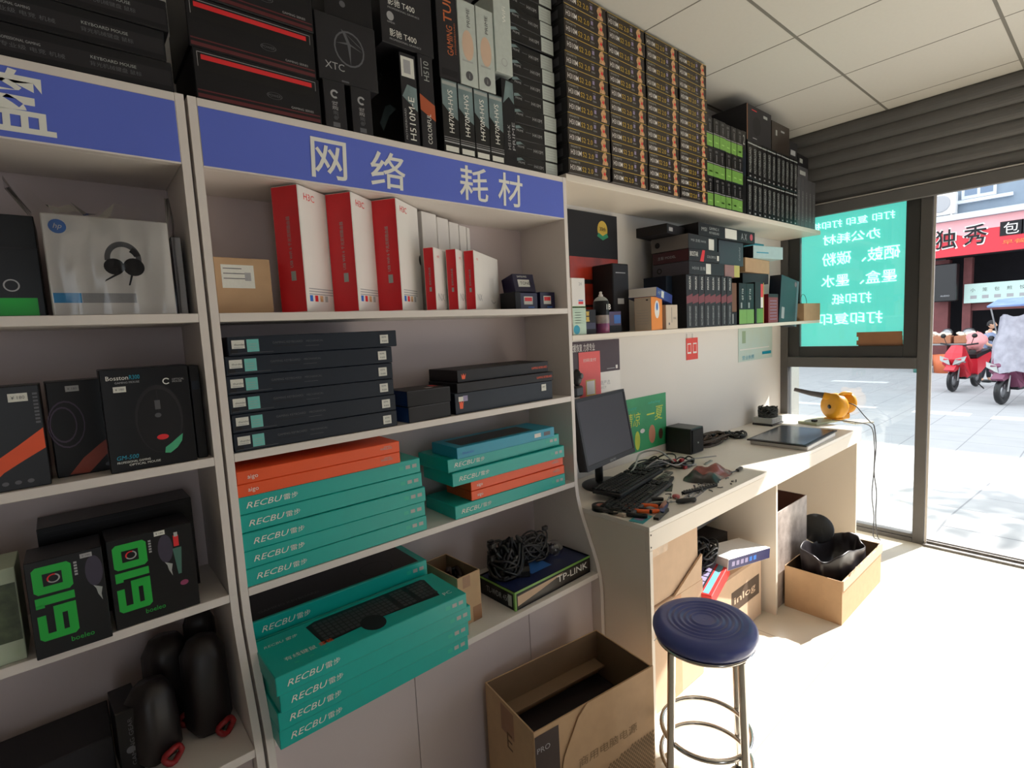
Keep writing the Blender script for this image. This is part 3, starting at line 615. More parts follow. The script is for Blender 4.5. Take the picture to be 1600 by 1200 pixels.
# third compartment: G10 boxes
def g10(w_):
    b, f = carton(w_, .10, .196, BLK2); F_ = f['F']; G = GRN
    def R(u0, v0, u1, v1, m=G, l=.0006): b.rect(F_, u0, v0, u1, v1, m, l)
    def ringr(u0, v0, u1, v1, t, c=.006):
        b.poly(F_, [(u0+c, v0), (u1-c, v0), (u1, v0+c), (u1, v1-c), (u1-c, v1), (u0+c, v1), (u0, v1-c), (u0, v0+c)], G); R(u0+t, v0+t, u1-t, v1-t, BLK2, .0009)
    ringr(.009, .128, .068, .183, .015); b.disc(F_, .040, .156, .010, SIL, .009, r0=.75, lift=.0012); b.disc(F_, .040, .156, .010, REDP, .009, r0=.75, a0=1.2, a1=3.6, lift=.0014)
    R(.009, .106, .068, .122); R(.009, .088, .022, .107)
    ringr(.009, .034, .068, .100, .014); R(.008, .086, .050, .1012, BLK2, .0011); R(.022, .048, .034, .0862, BLK2, .0011); R(.034, .047, .046, .090, G, .0012); R(.034, .083, .068, .100, G, .0013); R(.046, .050, .054, .080, BLK2, .0014)
    b.text(F_, 'boeleo', .054, .018, .010, GRN, w=.036, al='L'); 
    for i in range(5): R(.072, .150+.006*i, .077, .154+.006*i, GRY)
    b.poly(F_, [(.098, .120), (.112, .112), (.109, .098), (.110, .085), (.104, .100), (.102, .112)], SIL, .001); b.disc(F_, .102, .150, .014, M('violet_sheen', (56, 50, 70), .4), .032); 
    if w_ > .12:
        b.rect(F_, .118, .150, .128, .175, REDP, .001); b.rect(F_, .120, .172, .127, .182, SIL, .0012); b.poly(F_, [(.115, .146), (.132, .146), (.127, .085), (.121, .085)], M('sea_green_print', (66, 110, 98), .4), .001); b.disc(F_, .130, .062, .008, M('pink_emblem', (150, 60, 100), .4), .006, lift=.001)
    return b
o = place(g10(.118), 'mouse_box', 'black mouse box with large green characters, left of its twin', 'box', (-.365, -.018, Z3), 0, 'black mouse boxes with green characters'); stick(o, .083, .181, .102, .190, GRY)
o = place(g10(.156), 'mouse_box', 'black mouse box with large green characters, right of its twin', 'box', (-.2395, .001, Z3), 1, 'black mouse boxes with green characters'); stick(o, .084, .183, .104, .193, STK)
b, f = carton(.285, .11, .224, BLK2); b.rect(f['F'], .01, .213, .27, .2145, CHR); b.rect(f['F'], .02, .203, .27, .204, CHR); place(b, 'mouse_box', 'wide black box standing behind the two green lettered mouse boxes', 'box', (-.348, .118, Z3), 1)
WGR = M('white_green_card', (196, 204, 186), .5, nz=.1, ns=30, rgb2=(170, 190, 160)); OLV = M('olive_picture', (40, 46, 38), .4, nz=.5, ns=60, rgb2=(96, 112, 80))
b, f = carton(.12, .11, .188, WGR); b.rect(f['F'], .0, .042, .118, .158, OLV); place(b, 'product_box', 'white box with dark olive photo band at the left edge of third shelf', 'box', (-.500, .012, Z3), 0)
# bottom compartment
b, f = carton(.26, .16, .085, CHR, ch=.002); place(b, 'product_box', 'dark grey closed box on the bottom shelf at the left photo edge', 'box', (-.530, .045, Z4), 1)
b, f = carton(.045, .11, .150, BLK2); b.text(f['F'], 'GAMING GEAR', .028, .02, .008, DGR, w=.11, rot=90); b.disc(f['F'], .020, .058, .008, DGR); place(b, 'product_box', 'tall slim black box between dark grey box and bagged cable coils', 'box', (-.262, .010, Z4), 4)
BGB = M('black_film', (30, 25, 27), .42, nz=.2, ns=20, bump=.4)
for i, (x_, y_, r_, h_) in enumerate(((-.196, .040, .050, .175), (-.150, .155, .050, .215), (-.085, .052, .048, .230), (-.072, .170, .036, .255))):
    t = thing('cable_coil', 'bagged black cable coil with red end, %s from left on the bottom left shelf' % OLR[i], 'cable', (x_, y_, Z4), 20, 'bagged black power cable coils')
    b = MB(); pr = [(.004, 0), (r_*.8, .002), (r_, .02), (r_*1.02, h_*.5), (r_*.93, h_*.85), (r_*.6, h_), (.0, h_+.004)]; b.lathe(pr, BGB, (0, 0, 0), 18); o = b.build('black_coil', t)
    for v in o.data.vertices: a = math.atan2(v.co.y, v.co.x); k = 1+.07*math.sin(5*a+i)+.04*math.sin(40*v.co.z); v.co.x *= k; v.co.y *= k
    b = MB(); c = (r_*.1, -r_-.012, .020); b.tube([(c[0]+.018*math.cos(q*PI/8), c[1]+.004*math.sin(q), c[2]+.016*math.sin(q*PI/8)) for q in range(16)], .0065, M('red_rubber', (150, 30, 34), .45), 8, closed=True); b.build('red_ring', t)
# ================================================================== TOP OF THE UNITS
def stackname(n, i): return names_[i] if n > 6 else names_[i]
b, f = carton(.52, .20, .060, BLK, ch=.002); F_ = f['F']
def longcase(w_, h):
    b, f = carton(w_, .22, h, BLK, ch=.002); F_ = f['F']; b.rect(F_, .004, .012, w_-.004, h*.70, CHR)
    b.text(F_, 'PROFESSIONAL GAMING', w_-.275, h*.52, .005, GRY, w=.06); b.text(F_, '专业级 电竞 机械', w_-.272, h*.30, .009, DGR, w=.092)
    b.text(F_, 'KEYBOARD MOUSE', w_-.140, h*.52, .006, SIL, w=.075); b.text(F_, '背光机械键盘 鼠标', w_-.142, h*.30, .009, DGR, w=.085); return b
o = place(longcase(.46, .062), 'computer_case_box', 'long flat black box directly on the left unit, below two more', 'box', (-.482, .004, ZT), 0, 'long flat black boxes')
again(o, 'long flat black box, middle layer on the left unit', (-.490, .002, ZT+.0626), .3); again(o, 'long flat black box, top layer on the left unit', (-.480, .004, ZT+.1252), -.2)
# black boxes with red bars
def redbar(w_, h):
    b, f = carton(w_, .22, h, BLK, ch=.002); F_ = f['F']; DR = M('dark_red_print', (92, 26, 34), .4)
    b.rect(F_, .008, .064, w_-.012, .103, BLK2); b.rect(F_, .010, .1005, w_-.010, .1018, GRY, .0007); b.rect(F_, .0085, .070, .0095, .1018, GRY, .0007); b.rect(F_, w_-.011, .080, w_-.010, .1018, GRY, .0007)
    b.rect(F_, .016, .086, w_-.020, .0965, REDP, .0012); b.rect(F_, .004, .018, w_-.004, .021, DR); b.rect(F_, .004, .004, w_-.004, .012, DR)
    b.disc(F_, w_*.60, .044, .018, DGR, .008, r0=.92); b.text(F_, 'POWER', w_*.60, .041, .006, DGR, al='C', lift=.0008); b.text(F_, 'GAMING SERIES', w_-.075, .024, .005, GRY, w=.055); return b
o = place(redbar(.282, .110), 'power_supply_box', 'black box with glossy red bar, lowest of the red barred stack', 'box', (.020, .003, ZT), 0, 'black boxes with red bars')
again(o, 'black box with glossy red bar, second of the red barred stack', (.016, .004, ZT+.1106)); again(o, 'black box with red bar cut by the top photo edge', (.018, .002, ZT+.2212))
def slim(m, h=.118, w_=.058):
    b, f = carton(w_, .20, h, CHR); F_ = f['F']; b.disc(F_, w_*.5, h*.72, .011, GRY, r0=.55, a0=.5, a1=5.4)
    b.text(F_, '游戏', w_*.62, h*.38, .016, GRY, w=.022, rot=90); b.text(F_, '电源', w_*.62, h*.18, .014, DGR, w=.022, rot=90); b.rect(F_, w_*.34, h*.02, w_*.66, h*.12, DGR); return b
o = place(slim(0), 'power_supply_box', 'small upright charcoal box beside the red barred stack', 'box', (.312, .002, ZT), 0, 'small upright charcoal boxes'); again(o, 'small upright charcoal box nearer the tall black board box', (.386, .002, ZT))
b, f = carton(.165, .20, .165, CHR); F_ = f['F']; b.text(F_, 'XTC', .018, .030, .018, GRY, w=.052); b.disc(F_, .088, .092, .042, DGR, .045, r0=.9); b.poly(F_, [(.068, .138), (.080, .130), (.092, .104), (.089, .050), (.083, .104)], DGR, .0008); b.poly(F_, [(.070, .136), (.110, .108), (.134, .096), (.108, .112)], DGR, .001); b.poly(F_, [(.052, .100), (.086, .108), (.125, .092), (.088, .102)], DGR, .0012); b.rect(F_, .06, .004, .08, .008, DGR)
place(b, 'power_supply_box', 'square charcoal box with star emblem resting on two small uprights', 'box', (.305, .004, ZT+.1186), 0)
b, f = carton(.135, .20, .09, BLK); b.disc(f['F'], .05, .04, .008, DGR); place(b, 'power_supply_box', 'black box above the star emblem box at the top photo edge', 'box', (.335, .010, ZT+.2842), 0)
# upright boards
def upright(w_, h, m, side=None, d=.20):
    return carton(w_, d, h, m, {'L': side} if side else None)
b, f = upright(.052, .250, CHR, BLK2); F_ = f['F']; b.rect(F_, .004, .185, .046, .240, STK); b.rect(F_, .012, .195, .034, .232, GRY, .0008); b.poly(F_, [(.002, .13), (.02, .165), (.05, .16), (.05, .095), (.03, .11)], HAZ, .0007)
b.text(F_, 'H510M-E', .040, .012, .020, INK, w=.120, rot=90, lift=.0012); b.text(F_, 'MOTHERBOARD', .012, .012, .006, GRY, w=.085, rot=90); b.poly(f['L'], [(.06, .10), (.10, .135), (.13, .13), (.165, .105), (.12, .10), (.08, .07)], HAZ); b.text(f['L'], 'MSI', .06, .19, .02, DGR, w=.05, rot=40)
place(b, 'motherboard_box', 'black motherboard box with white sticker and a hazy printed side', 'box', (.541, .003, ZT), 0)
b, f = upright(.050, .262, CHR); F_ = f['F']; b.poly(F_, [(0, .105), (.050, .080), (.050, .125), (.0, .150)], M('rust_print', (176, 82, 44), .4)); b.text(F_, 'COLORFUL', .034, .012, .014, INK, w=.085, rot=90); b.text(F_, 'H510', .036, .190, .018, SIL, w=.055, rot=90); b.rect(F_, .010, .200, .012, .25, GRY)
place(b, 'motherboard_box', 'dark upright motherboard box with a rust coloured diagonal band', 'box', (.6000, .001, ZT), 0)
b, f = carton(.168, .20, .25, CHR); F_ = f['F']
for v in (.022, .105): b.text(F_, '影驰 T400', .025, v, .020, INK, w=.085); b.text(F_, 'PROFESSIONAL GRAPHICS', .024, v-.010, .005, GRY, w=.10)
b.disc(F_, .030, .075, .011, GRY, .012); b.text(F_, 'NVIDIA', .020, .056, .005, GRY)
place(b, 'graphics_card_box', 'large charcoal graphics card box resting on two upright board boxes', 'box', (.492, .004, ZT+.2626), 0)
b0, f = upright(.0590, .216, BLK2); F_ = f['F']; b0.poly(F_, [(.002, .212), (.057, .212), (.057, .10), (.03, .115), (.002, .14)], HAZ); b0.rect(F_, .004, .198, .055, .208, SIL, .0008); b0.text(F_, 'H470M-HVS', .040, .060, .018, INK, w=.125, rot=90, lift=.001)
b0.rect(F_, .002, .030, .057, .034, GRY); b0.rect(F_, .002, .038, .057, .0395, GRY); b0.rect(F_, .002, .044, .057, .0455, GRY); b0.rect(F_, .006, .004, .053, .020, STK)
o = place(b0, 'motherboard_box', 'black and misty upright motherboard box, first of the four alike from left', 'box', (.6760, .001, ZT), 0, 'black and misty upright motherboard boxes')
for i in range(1, 4): again(o, 'black and misty upright motherboard box, %s of the four alike from left' % OLR[i], (.676+.0602*i, .001, ZT))
b, f = upright(.056, .280, BLK); F_ = f['F']; b.poly(F_, [(.004, .20), (.02, .275), (.05, .272), (.052, .205), (.03, .225)], HAZ); b.text(F_, 'PRIME', .050, .055, .012, GRY, w=.09, rot=90); b.text(F_, 'H510M-K', .030, .055, .012, GRY, w=.08, rot=90)
place(b, 'motherboard_box', 'black upright motherboard box between the misty four and the silver ended stack', 'box', (.9190, .006, ZT), 0)
b, f = upright(.075, .25, CHR, BLK); F_ = f['F']; b.text(F_, 'TUF', .055, .165, .030, M('tuf_orange', (196, 104, 56), .4), w=.075, rot=90, bold=.01); b.text(F_, 'GAMING', .055, .072, .022, MATS['tuf_orange'], w=.085, rot=90); b.text(F_, 'MOTHERBOARD', .066, .08, .005, MATS['tuf_orange'], w=.09, rot=90); b.rect(F_, .008, .01, .066, .03, BLK)
place(b, 'motherboard_box', 'charcoal upright box with large orange lettering in the upper row', 'box', (.676, .003, ZT+.2168), 0)
def pale(k):
    b, f = upright(.068, .25, SLB); F_ = f['F']; b.disc(F_, .034, .030, .014, PLG); b.text(F_, 'i', .034, .022, .014, SIL, al='C', lift=.0009); b.text(F_, 'PRIME', .046, .175, .012, PLG, w=.055, rot=90); b.disc(F_, .034, .12, .022, M('peach_blur', (214, 184, 160), .4), .045, lift=.0004); b.rect(F_, .01, .07, .05, .075, SIL); return b
o = place(pale(0), 'motherboard_box', 'pale silver upright box right of the orange lettered one', 'box', (.7530, .002, ZT+.2168), 0, 'pale silver upright boxes')
again(o, 'pale silver upright box, middle of three pale ones', (.8225, .000, ZT+.2168)); 
b, f = upright(.072, .25, SLB); F_ = f['F']; b.text(F_, 'WiFi', .050, .16, .014, INK, w=.05, rot=90); b.disc(F_, .036, .035, .013, SIL, r0=.8); place(b, 'motherboard_box', 'pale silver upright box next to the silver ended stack', 'box', (.9000, .004, ZT+.2945), 0)
# silver-ended stack
b, f = carton(.212, .20, .0530, BLK2, ch=.001); F_ = f['F']; b.rect(F_, .150, .003, .209, .050, SLB); b.text(F_, 'PRIME', .018, .026, .007, GRY, w=.030); b.text(F_, 'H410M', .092, .020, .012, GRY, w=.045); b.rect(F_, .06, .028, .085, .030, DGR)
for i in range(4): b.rect(F_, .158, .012+.009*i, .200, .0135+.009*i, GRY, .0008)
b.poly(F_, [(.0, .040), (.030, .046), (.055, .034), (.04, .0395), (.01, .032)], HAZ, .0009)
so = place(b, 'motherboard_box', 'black motherboard box with silver end label, lowest of its stack', 'box', (.9815, .028, ZT), 0, 'stack of black boxes with silver end labels')
n_ = 12
nm12 = ['lowest', 'second', 'third', 'fourth', 'fifth', 'sixth', 'seventh', 'eighth', 'ninth', 'tenth', 'eleventh', 'topmost']
for i in range(1, n_): again(so, 'black motherboard box with silver end label, %s of its stack counting upward' % nm12[i], (.9815+rnd.uniform(-.002, .002), .028+rnd.uniform(-.004, .004), ZT+i*.0535), rnd.uniform(-.8, .8))
# gold-print columns
ZU = 2.0305
b, f = carton(.2385, .235, .0528, BRN, {'L': CHR}, ch=.001); F_ = f['F']
b.rect(F_, .001, .0495, .2375, .0515, GLD); b.text(F_, 'GIGABYTE', .010, .038, .0065, SIL, w=.052); b.text(F_, 'H310M', .009, .012, .018, WHC, w=.058, lift=.0009, bold=.006); b.text(F_, 'S2 2.0', .073, .012, .018, GLD, w=.062, lift=.0009)
b.rect(F_, .146, .022, .158, .036, PUR); b.text(F_, 'DDR4', .143, .010, .006, SIL, w=.020); b.text(F_, 'intel', .143, .040, .005, GRY, w=.016)
b.poly(F_, [(.186, .002), (.190, .018), (.184, .030), (.192, .044), (.206, .050), (.214, .036), (.210, .022), (.220, .010), (.218, .002)], BRZ, .0007); b.poly(F_, [(.196, .020), (.202, .030), (.210, .024), (.206, .014)], REDP, .001); b.rect(F_, .170, .004, .182, .045, BRN, .0008)
for i in range(4): b.rect(f['L'], .02+.05*i, .012, .055+.05*i, .04, PLG)
g0 = None
for c in range(4):
    for i in range(12):
        lab = 'brown and gold motherboard box, %s box up, %s column from left' % (OLR[i], OLR[c]); loc = (1.2095+.2475*c+rnd.uniform(-.001, .001), -.016+rnd.uniform(-.003, .003), ZU+i*.0533); yw_ = rnd.uniform(-.4, .4)
        if g0 is None: g0 = place(b, 'motherboard_box', lab, 'box', loc, yw_, 'columns of brown and gold motherboard boxes')
        else: again(g0, lab, loc, yw_)
# green based upright boxes: 3 rows x 6
b, f = carton(.0600, .20, .141, BLK2); F_ = f['F']; b.rect(F_, .001, .004, .059, .062, LIM); b.rect(F_, .001, .066, .059, .069, GRY); b.text(F_, 'GTX', .020, .120, .010, GRY, w=.022); b.text(F_, '1050', .038, .078, .010, GRY, w=.034, rot=90)
b.rect(F_, .012, .018, .014, .05, M('pale_green_print', (170, 220, 120), .4)); b.rect(F_, .020, .024, .046, .030, MATS['pale_green_print']); v0 = None
for r in range(3):
    for c in range(6):
        lab = 'upright black box with green base, %s row, %s from left' % (('bottom', 'middle', 'top')[r], OLR[c]); loc = (2.2150+.0610*c, .000+rnd.uniform(-.003, .003), ZU+r*.1416)
        if v0 is None: v0 = place(b, 'graphics_card_box', lab, 'box', loc, 0, 'upright black boxes with green bases')
        else: again(v0, lab, loc)
b, f = carton(.046, .20, .43, BLK2, {'L': BLK}); b.rect(f['F'], .006, .20, .040, .33, NVY); b.text(f['F'], '2', .010, .36, .05, SIL, w=.02); place(b, 'graphics_card_box', 'tall slim dark blue black box between green based and white lettered boxes', 'box', (2.5850, .004, ZU), 0)
b, f = carton(.0590, .20, .196, BLK2); F_ = f['F']; b.text(F_, 'MOTHERBOARD', .044, .030, .026, SIL, w=.13, rot=90); b.rect(F_, .002, .178, .057, .184, SIL); b.rect(F_, .022, .006, .038, .014, GRY); q0 = None
for r in range(2):
    for c in range(11):
        lab = 'upright black box with vertical white lettering, %s row, %s from left' % (('bottom', 'upper')[r], OLR[c]); loc = (2.6360+.0602*c, .000+rnd.uniform(-.002, .002), ZU+r*.1966)
        if q0 is None: q0 = place(b, 'motherboard_box', lab, 'box', loc, 0, 'upright black boxes with vertical white lettering')
        else: again(q0, lab, loc)
b, f = carton(.30, .20, .19, CHR, {'L': CHR}); F_ = f['F']; b.rect(F_, .004, .003, .010, .188, M('copper_edge', (150, 100, 56), .4)); b.rect(F_, .06, .165, .12, .170, REDP); b.rect(F_, .20, .150, .25, .165, SIL); b.disc(F_, .12, .09, .05, BLK, .05); b.rect(F_, .07, .02, .12, .024, GRY)
place(b, 'graphics_card_box', 'wide charcoal box with copper edge near the ceiling', 'box', (2.6380, .004, ZU+.3934), 0)
b, f = carton(.24, .20, .165, BRN); b.rect(f['F'], .05, .09, .07, .12, SIL); b.rect(f['F'], .12, .12, .17, .13, GRY); place(b, 'graphics_card_box', 'wide brown black box near the ceiling, second from the copper edged one', 'box', (2.9420, .002, ZU+.3934), 0)
b, f = carton(.12, .20, .10, CHR); b.rect(f['F'], .02, .02, .09, .05, GRY); place(b, 'graphics_card_box', 'small charcoal box near the shutter on the top row', 'box', (3.1860, .004, ZU+.3934), 0)
b, f = carton(.0590, .20, .30, PLG); F_ = f['F']; b.text(F_, 'MAINBOARD', .040, .04, .014, SIL, w=.18, rot=90); u0 = None
for c in range(5):
    lab = 'tall grey upright box at the shutter end, %s from left' % OLR[c]; loc = (3.3000+.0605*c, .004, ZU)
    if u0 is None: u0 = place(b, 'motherboard_box', lab, 'box', loc, 0, 'tall grey upright boxes at the shutter end')
    else: again(u0, lab, loc)
b, f = carton(.16, .20, .07, PLG); b.rect(f['F'], .03, .02, .12, .045, SIL); place(b, 'graphics_card_box', 'flat grey box lying across the tall grey uprights', 'box', (3.3200, .006, ZU+.3006), 0)
b, f = carton(.18, .20, .07, BLK); b.rect(f['F'], .03, .02, .08, .045, SIL); place(b, 'graphics_card_box', 'flat black box on top of the flat grey box by the shutter', 'box', (3.3150, .004, ZU+.3712), 2)
# ================================================================== LOWER WALL SHELF
ZL = 1.4330
b, f = carton(.345, .012, .548, BLK); F_ = f['F']
b.rect(F_, .004, .060, .34, .345, M('deep_red_abstract', (90, 18, 24), .35, nz=.9, ns=9, rgb2=(226, 70, 46))); b.rect(F_, .004, .225, .34, .245, BLK, .0009); b.rect(F_, .004, .120, .34, .130, BLK, .0009); b.disc(F_, .235, .475, .036, GLD, .042); b.poly(F_, [(.195, .445), (.235, .428), (.275, .445), (.265, .462), (.235, .448), (.205, .462)], M('badge_green', (40, 140, 100), .4), .0012); b.text(F_, '30th', .235, .470, .018, BRN, al='C', lift=.0016)
place(b, 'advertising_card', 'tall black display card with gold badge leaning at the back of lower wall shelf', 'card', (1.462, .240, ZL), 0)
b, f = carton(.075, .10, .218, WHC); F_ = f['F']; b.rect(F_, 0, 0, .075, .108, M('pale_green_card', (190, 214, 196), .5)); b.rect(F_, 0, .104, .075, .110, LIM); b.rect(F_, .035, .118, .062, .128, REDP); b.rect(F_, .035, .130, .062, .134, BLP); b.disc(F_, .020, .020, .018, CYB)
for i in range(5): b.rect(F_, .012, .045+.010*i, .045, .047+.010*i, PUR)
b.text(F_, '24', .04, .190, .012, GRY)
place(b, 'chemical_box', 'narrow white box with green lower half at the left end of lower wall shelf', 'box', (1.2270, .012, ZL))
b, f = carton(.075, .10, .098, BLK); b.rect(f['F'], .008, .05, .035, .09, GLD); b.text(f['F'], 'H', .012, .056, .03, BLK, lift=.0009); b.rect(f['F'], .002, .02, .07, .045, NVY2); place(b, 'product_box', 'small black box with gold square left of the spray can', 'box', (1.3080, .030, ZL))
t = thing('spray_can', 'black white and blue spray can with white nozzle on lower wall shelf', 'spray can', (1.441, .050, ZL))
b = MB(); b.lathe([(.030, 0), (.0325, .003), (.0325, .040)], M('can_blue', (36, 66, 140), .3, nz=.5, ns=20, rgb2=(190, 80, 120)), n=24); b.lathe([(.0325, .040), (.0325, .074)], M('can_multi', (40, 150, 170), .3, nz=.8, ns=26, rgb2=(226, 200, 190))); b.lathe([(.0325, .074), (.0325, .128), (.030, .133)], BLK2); b.lathe([(.030, .133), (.024, .142), (.013, .150)], SIL)
fc = (V((0, -.0326, 0)), V((1, 0, 0)), V((0, 0, 1)), V((0, -1, 0))); b.text(fc, '1B', -.006, .096, .022, INK, w=.026, lift=.002, bold=.006); b.build('can_body', t)
b = MB(); b.lathe([(.0095, .150), (.0095, .158), (.006, .160), (.006, .170), (0, .172)], WHC); b.build('nozzle', t)
b, f = carton(.115, .12, .305, BLK, ch=.004); b.rect(f['F'], .02, .262, .09, .266, GRY); b.rect(f['F'], .03, .125, .075, .150, GRY); place(b, 'storage_case', 'tall dark case standing behind the spray can and orange box', 'case', (1.612, .120, ZL))
b, f = carton(.10, .06, .09, M('amber_art_card', (150, 66, 40), .4, nz=.7, ns=30, rgb2=(60, 60, 120))); b.rect(f['F'], .05, .038, .095, .075, BLP); b.rect(f['F'], .02, .0, .1, .030, BLK); place(b, 'product_box', 'small multicoloured box between the spray can and the orange box', 'box', (1.505, .075, ZL))
BGE = M('beige_card', (206, 190, 172), .6, nz=.06)
t = thing('phone_box', 'tall box with beige front and bright orange phone side on lower wall shelf', 'box', (1.632, -.0, ZL), 38)
b, f = carton(.098, .085, .148, M('phone_orange', (235, 140, 44), .45, nz=.05), {'L': BGE, 'T': BGE}); b.disc(f['F'], .050, .092, .022, WHC, .040); b.disc(f['F'], .050, .105, .008, BLP, .018, lift=.0009); b.disc(f['L'], .065, .135, .006, BLK, .003)
for i in range(6): b.rect(f['L'], .012, .03+.012*i, .07, .031+.012*i, GRY)
b.build('box_body', t); t.location = (1.722, .0, ZL); t.rotation_euler.z = math.radians(5)
b, f = carton(.095, .09, .112, BGE); b.rect(f['F'], .045, .03, .048, .10, DGR); b.text(f['F'], 'INK', .060, .045, .010, DGR); b.rect(f['F'], .02, .02, .03, .03, DGR); place(b, 'product_box', 'small beige box right of the orange phone box', 'box', (1.842, .004, ZL))
NV3 = M('royal_card', (40, 60, 140), .45)
b, f = carton(.19, .14, .042, NV3, {'L': WHC, 'T': NV3}); b.rect(f['F'], .055, .006, .085, .036, STK); b.text(f['F'], 'HP', .015, .012, .018, SIL)
place(b, 'product_box', 'tilted royal blue and white flat box resting on the orange phone box', 'box', (1.748, -.010, ZL+.1500), 12, tilt=(0, 10))
b, f = carton(.0545, .18, .255, CHR); F_ = f['F']; b.text(F_, 'MAXSUN', .040, .185, .016, INK, w=.06, rot=90); b.poly(F_, [(.0, .115), (.054, .125), (.054, .165), (0, .15)], M('wine_red_print', (120, 44, 50), .4)); b.text(F_, 'MOTHERBOARD', .036, .010, .014, SIL, w=.095, rot=90); m0 = None
for i in range(8):
    lab = 'dark upright board box with wine red band, %s from left on lower wall shelf' % OLR[i]; loc = (2.012+.0556*i, .002+rnd.uniform(-.002, .002), ZL)
    if m0 is None: m0 = place(b, 'motherboard_box', lab, 'box', loc, 0, 'dark upright boxes with wine red bands')
    else: again(m0, lab, loc)
b, f = carton(.05, .13, .255, NVY); place(b, 'motherboard_box', 'plain navy upright box left of the wine banded boxes', 'box', (1.958, .075, ZL))
def flatbox(w_, d, h, m, ml): return carton(w_, d, h, m, {'L': ml})
b, f = flatbox(.36, .20, .063, CHR, M('mauve_grey_side', (74, 70, 80), .45)); F_ = f['F']; b.text(F_, 'H310 主板', .03, .022, .018, SIL, w=.13); b.rect(F_, .165, .006, .215, .056, STK); b.disc(f['L'], .04, .03, .014, BLK, r0=.6)
o = place(b, 'motherboard_box', 'flat charcoal box lying directly on the wine banded uprights', 'box', (2.030, -.004, ZL+.2560), 2)
b, f = flatbox(.30, .20, .056, CHR, M('dark_wine_side', (70, 26, 36), .4)); F_ = f['F']; b.text(F_, 'BIOSTAR', .008, .022, .022, INK, w=.075); b.poly(F_, [(.10, .0), (.135, 0), (.15, .055), (.125, .055)], REDP, .0007); b.text(F_, 'COLORFUL', .17, .020, .012, SIL, w=.09); b.rect(F_, .27, .01, .29, .035, STK); b.text(f['L'], '主板 MODEL', .03, .02, .016, GRY, w=.10)
place(b, 'motherboard_box', 'flat black box with red slash above the flat charcoal box', 'box', (2.028, -.006, ZL+.3200), 1)
b, f = flatbox(.30, .20, .070, CHR, M('warm_grey_side', (112, 106, 102), .5)); F_ = f['F']; b.text(F_, 'MSI 主板 H410', .025, .035, .014, SIL, w=.15); b.rect(F_, .205, .006, .262, .060, STK); b.disc(f['L'], .035, .035, .014, BLK)
place(b, 'motherboard_box', 'flat box with grey side and white label, third of the lying boxes', 'box', (2.028, -.004, ZL+.3768), 3)
b, f = carton(.27, .14, .127, M('slate_card', (48, 52, 60), .4)); b.text(f['F'], 'Colorful', .235, .03, .016, GRY, w=.07, rot=90); place(b, 'product_box', 'large slate box behind the lying board boxes, right of their labels', 'box', (2.375, .030, ZL+.3200))
b, f = carton(.16, .12, .062, M('rose_card', (150, 110, 108), .5), {'R': M('olive_card', (190, 184, 100), .5)}); b.rect(f['F'], .10, 0, .16, .062, MATS['olive_card']); place(b, 'product_box', 'small rose and olive box at the right end of the charcoal flat box', 'box', (2.400, .010, ZL+.2560), 0)
b, f = carton(.62, .19, .062, BLK); F_ = f['F']; b.text(F_, 'MSI', .030, .024, .018, SIL, w=.05); b.text(F_, 'GAMING X', .105, .034, .014, SIL, w=.10); b.text(F_, 'MOTHERBOARD', .105, .014, .012, SIL, w=.10); b.rect(F_, .27, .006, .40, .056, STK); b.text(F_, 'A X', .45, .012, .035, GRY, w=.07); b.disc(F_, .575, .033, .018, M('pink_dot', (200, 70, 90), .4))
place(b, 'motherboard_box', 'long black box with pink dot, topmost of the lying boxes under the upper shelf', 'box', (2.135, .005, ZL+.4478), 1)
b, f = carton(.20, .16, .045, BLK); b.rect(f['F'], .02, .012, .06, .03, GRY); place(b, 'product_box', 'flat black box at the dim left rear of the lying stack', 'box', (1.928, .045, ZL+.4478), 8)
# right hand group
b, f = carton(.060, .14, .155, M('brown_sleeve', (112, 76, 50), .6)); place(b, 'graphics_card_box', 'small brown box standing on a dark one beside the green ended trio', 'box', (2.470, .012, ZL+.0702)); b, f = carton(.060, .14, .070, BLK); b.rect(f['F'], .01, .008, .02, .06, SIL); place(b, 'graphics_card_box', 'small dark box under the brown sleeve box', 'box', (2.468, .010, ZL))
b, f = carton(.088, .16, .225, BLK2); F_ = f['F']; b.rect(F_, .001, .004, .087, .082, LIM); b.text(F_, 'GT 710', .05, .135, .018, INK, w=.06, rot=90); b.rect(F_, .02, .090, .035, .12, SIL); g1 = place(b, 'graphics_card_box', 'upright black box with lime green base, left of a pair', 'box', (2.540, .004, ZL), 0, 'upright lime based boxes on lower wall shelf'); again(g1, 'upright black box with lime green base, right of a pair', (2.632, .006, ZL))
b, f = carton(.110, .14, .235, BLK); F_ = f['F']; b.rect(F_, .02, .004, .10, .085, M('deep_lime', (96, 150, 50), .4)); b.rect(F_, .070, .15, .100, .225, REDP); b.rect(F_, .070, .09, .100, .15, WHC); b.rect(F_, .102, .0, .109, .232, GLD); place(b, 'graphics_card_box', 'dark box with red top corner, white panel and gold edge', 'box', (2.730, .004, ZL))
b, f = carton(.130, .14, .170, M('crimson_card', (130, 32, 44), .4)); F_ = f['F']
for i in range(7): b.rect(F_, .02, .02+.018*i, .11, .023+.018*i, PUR)
b.rect(F_, .0, .15, .13, .17, CHR); place(b, 'product_box', 'crimson box with rows of fine print', 'box', (2.900, .004, ZL)); b, f = carton(.30, .13, .060, CHR); place(b, 'product_box', 'dark flat box resting on the crimson box and its neighbours', 'box', (2.740, .08, ZL+.2355), -3)
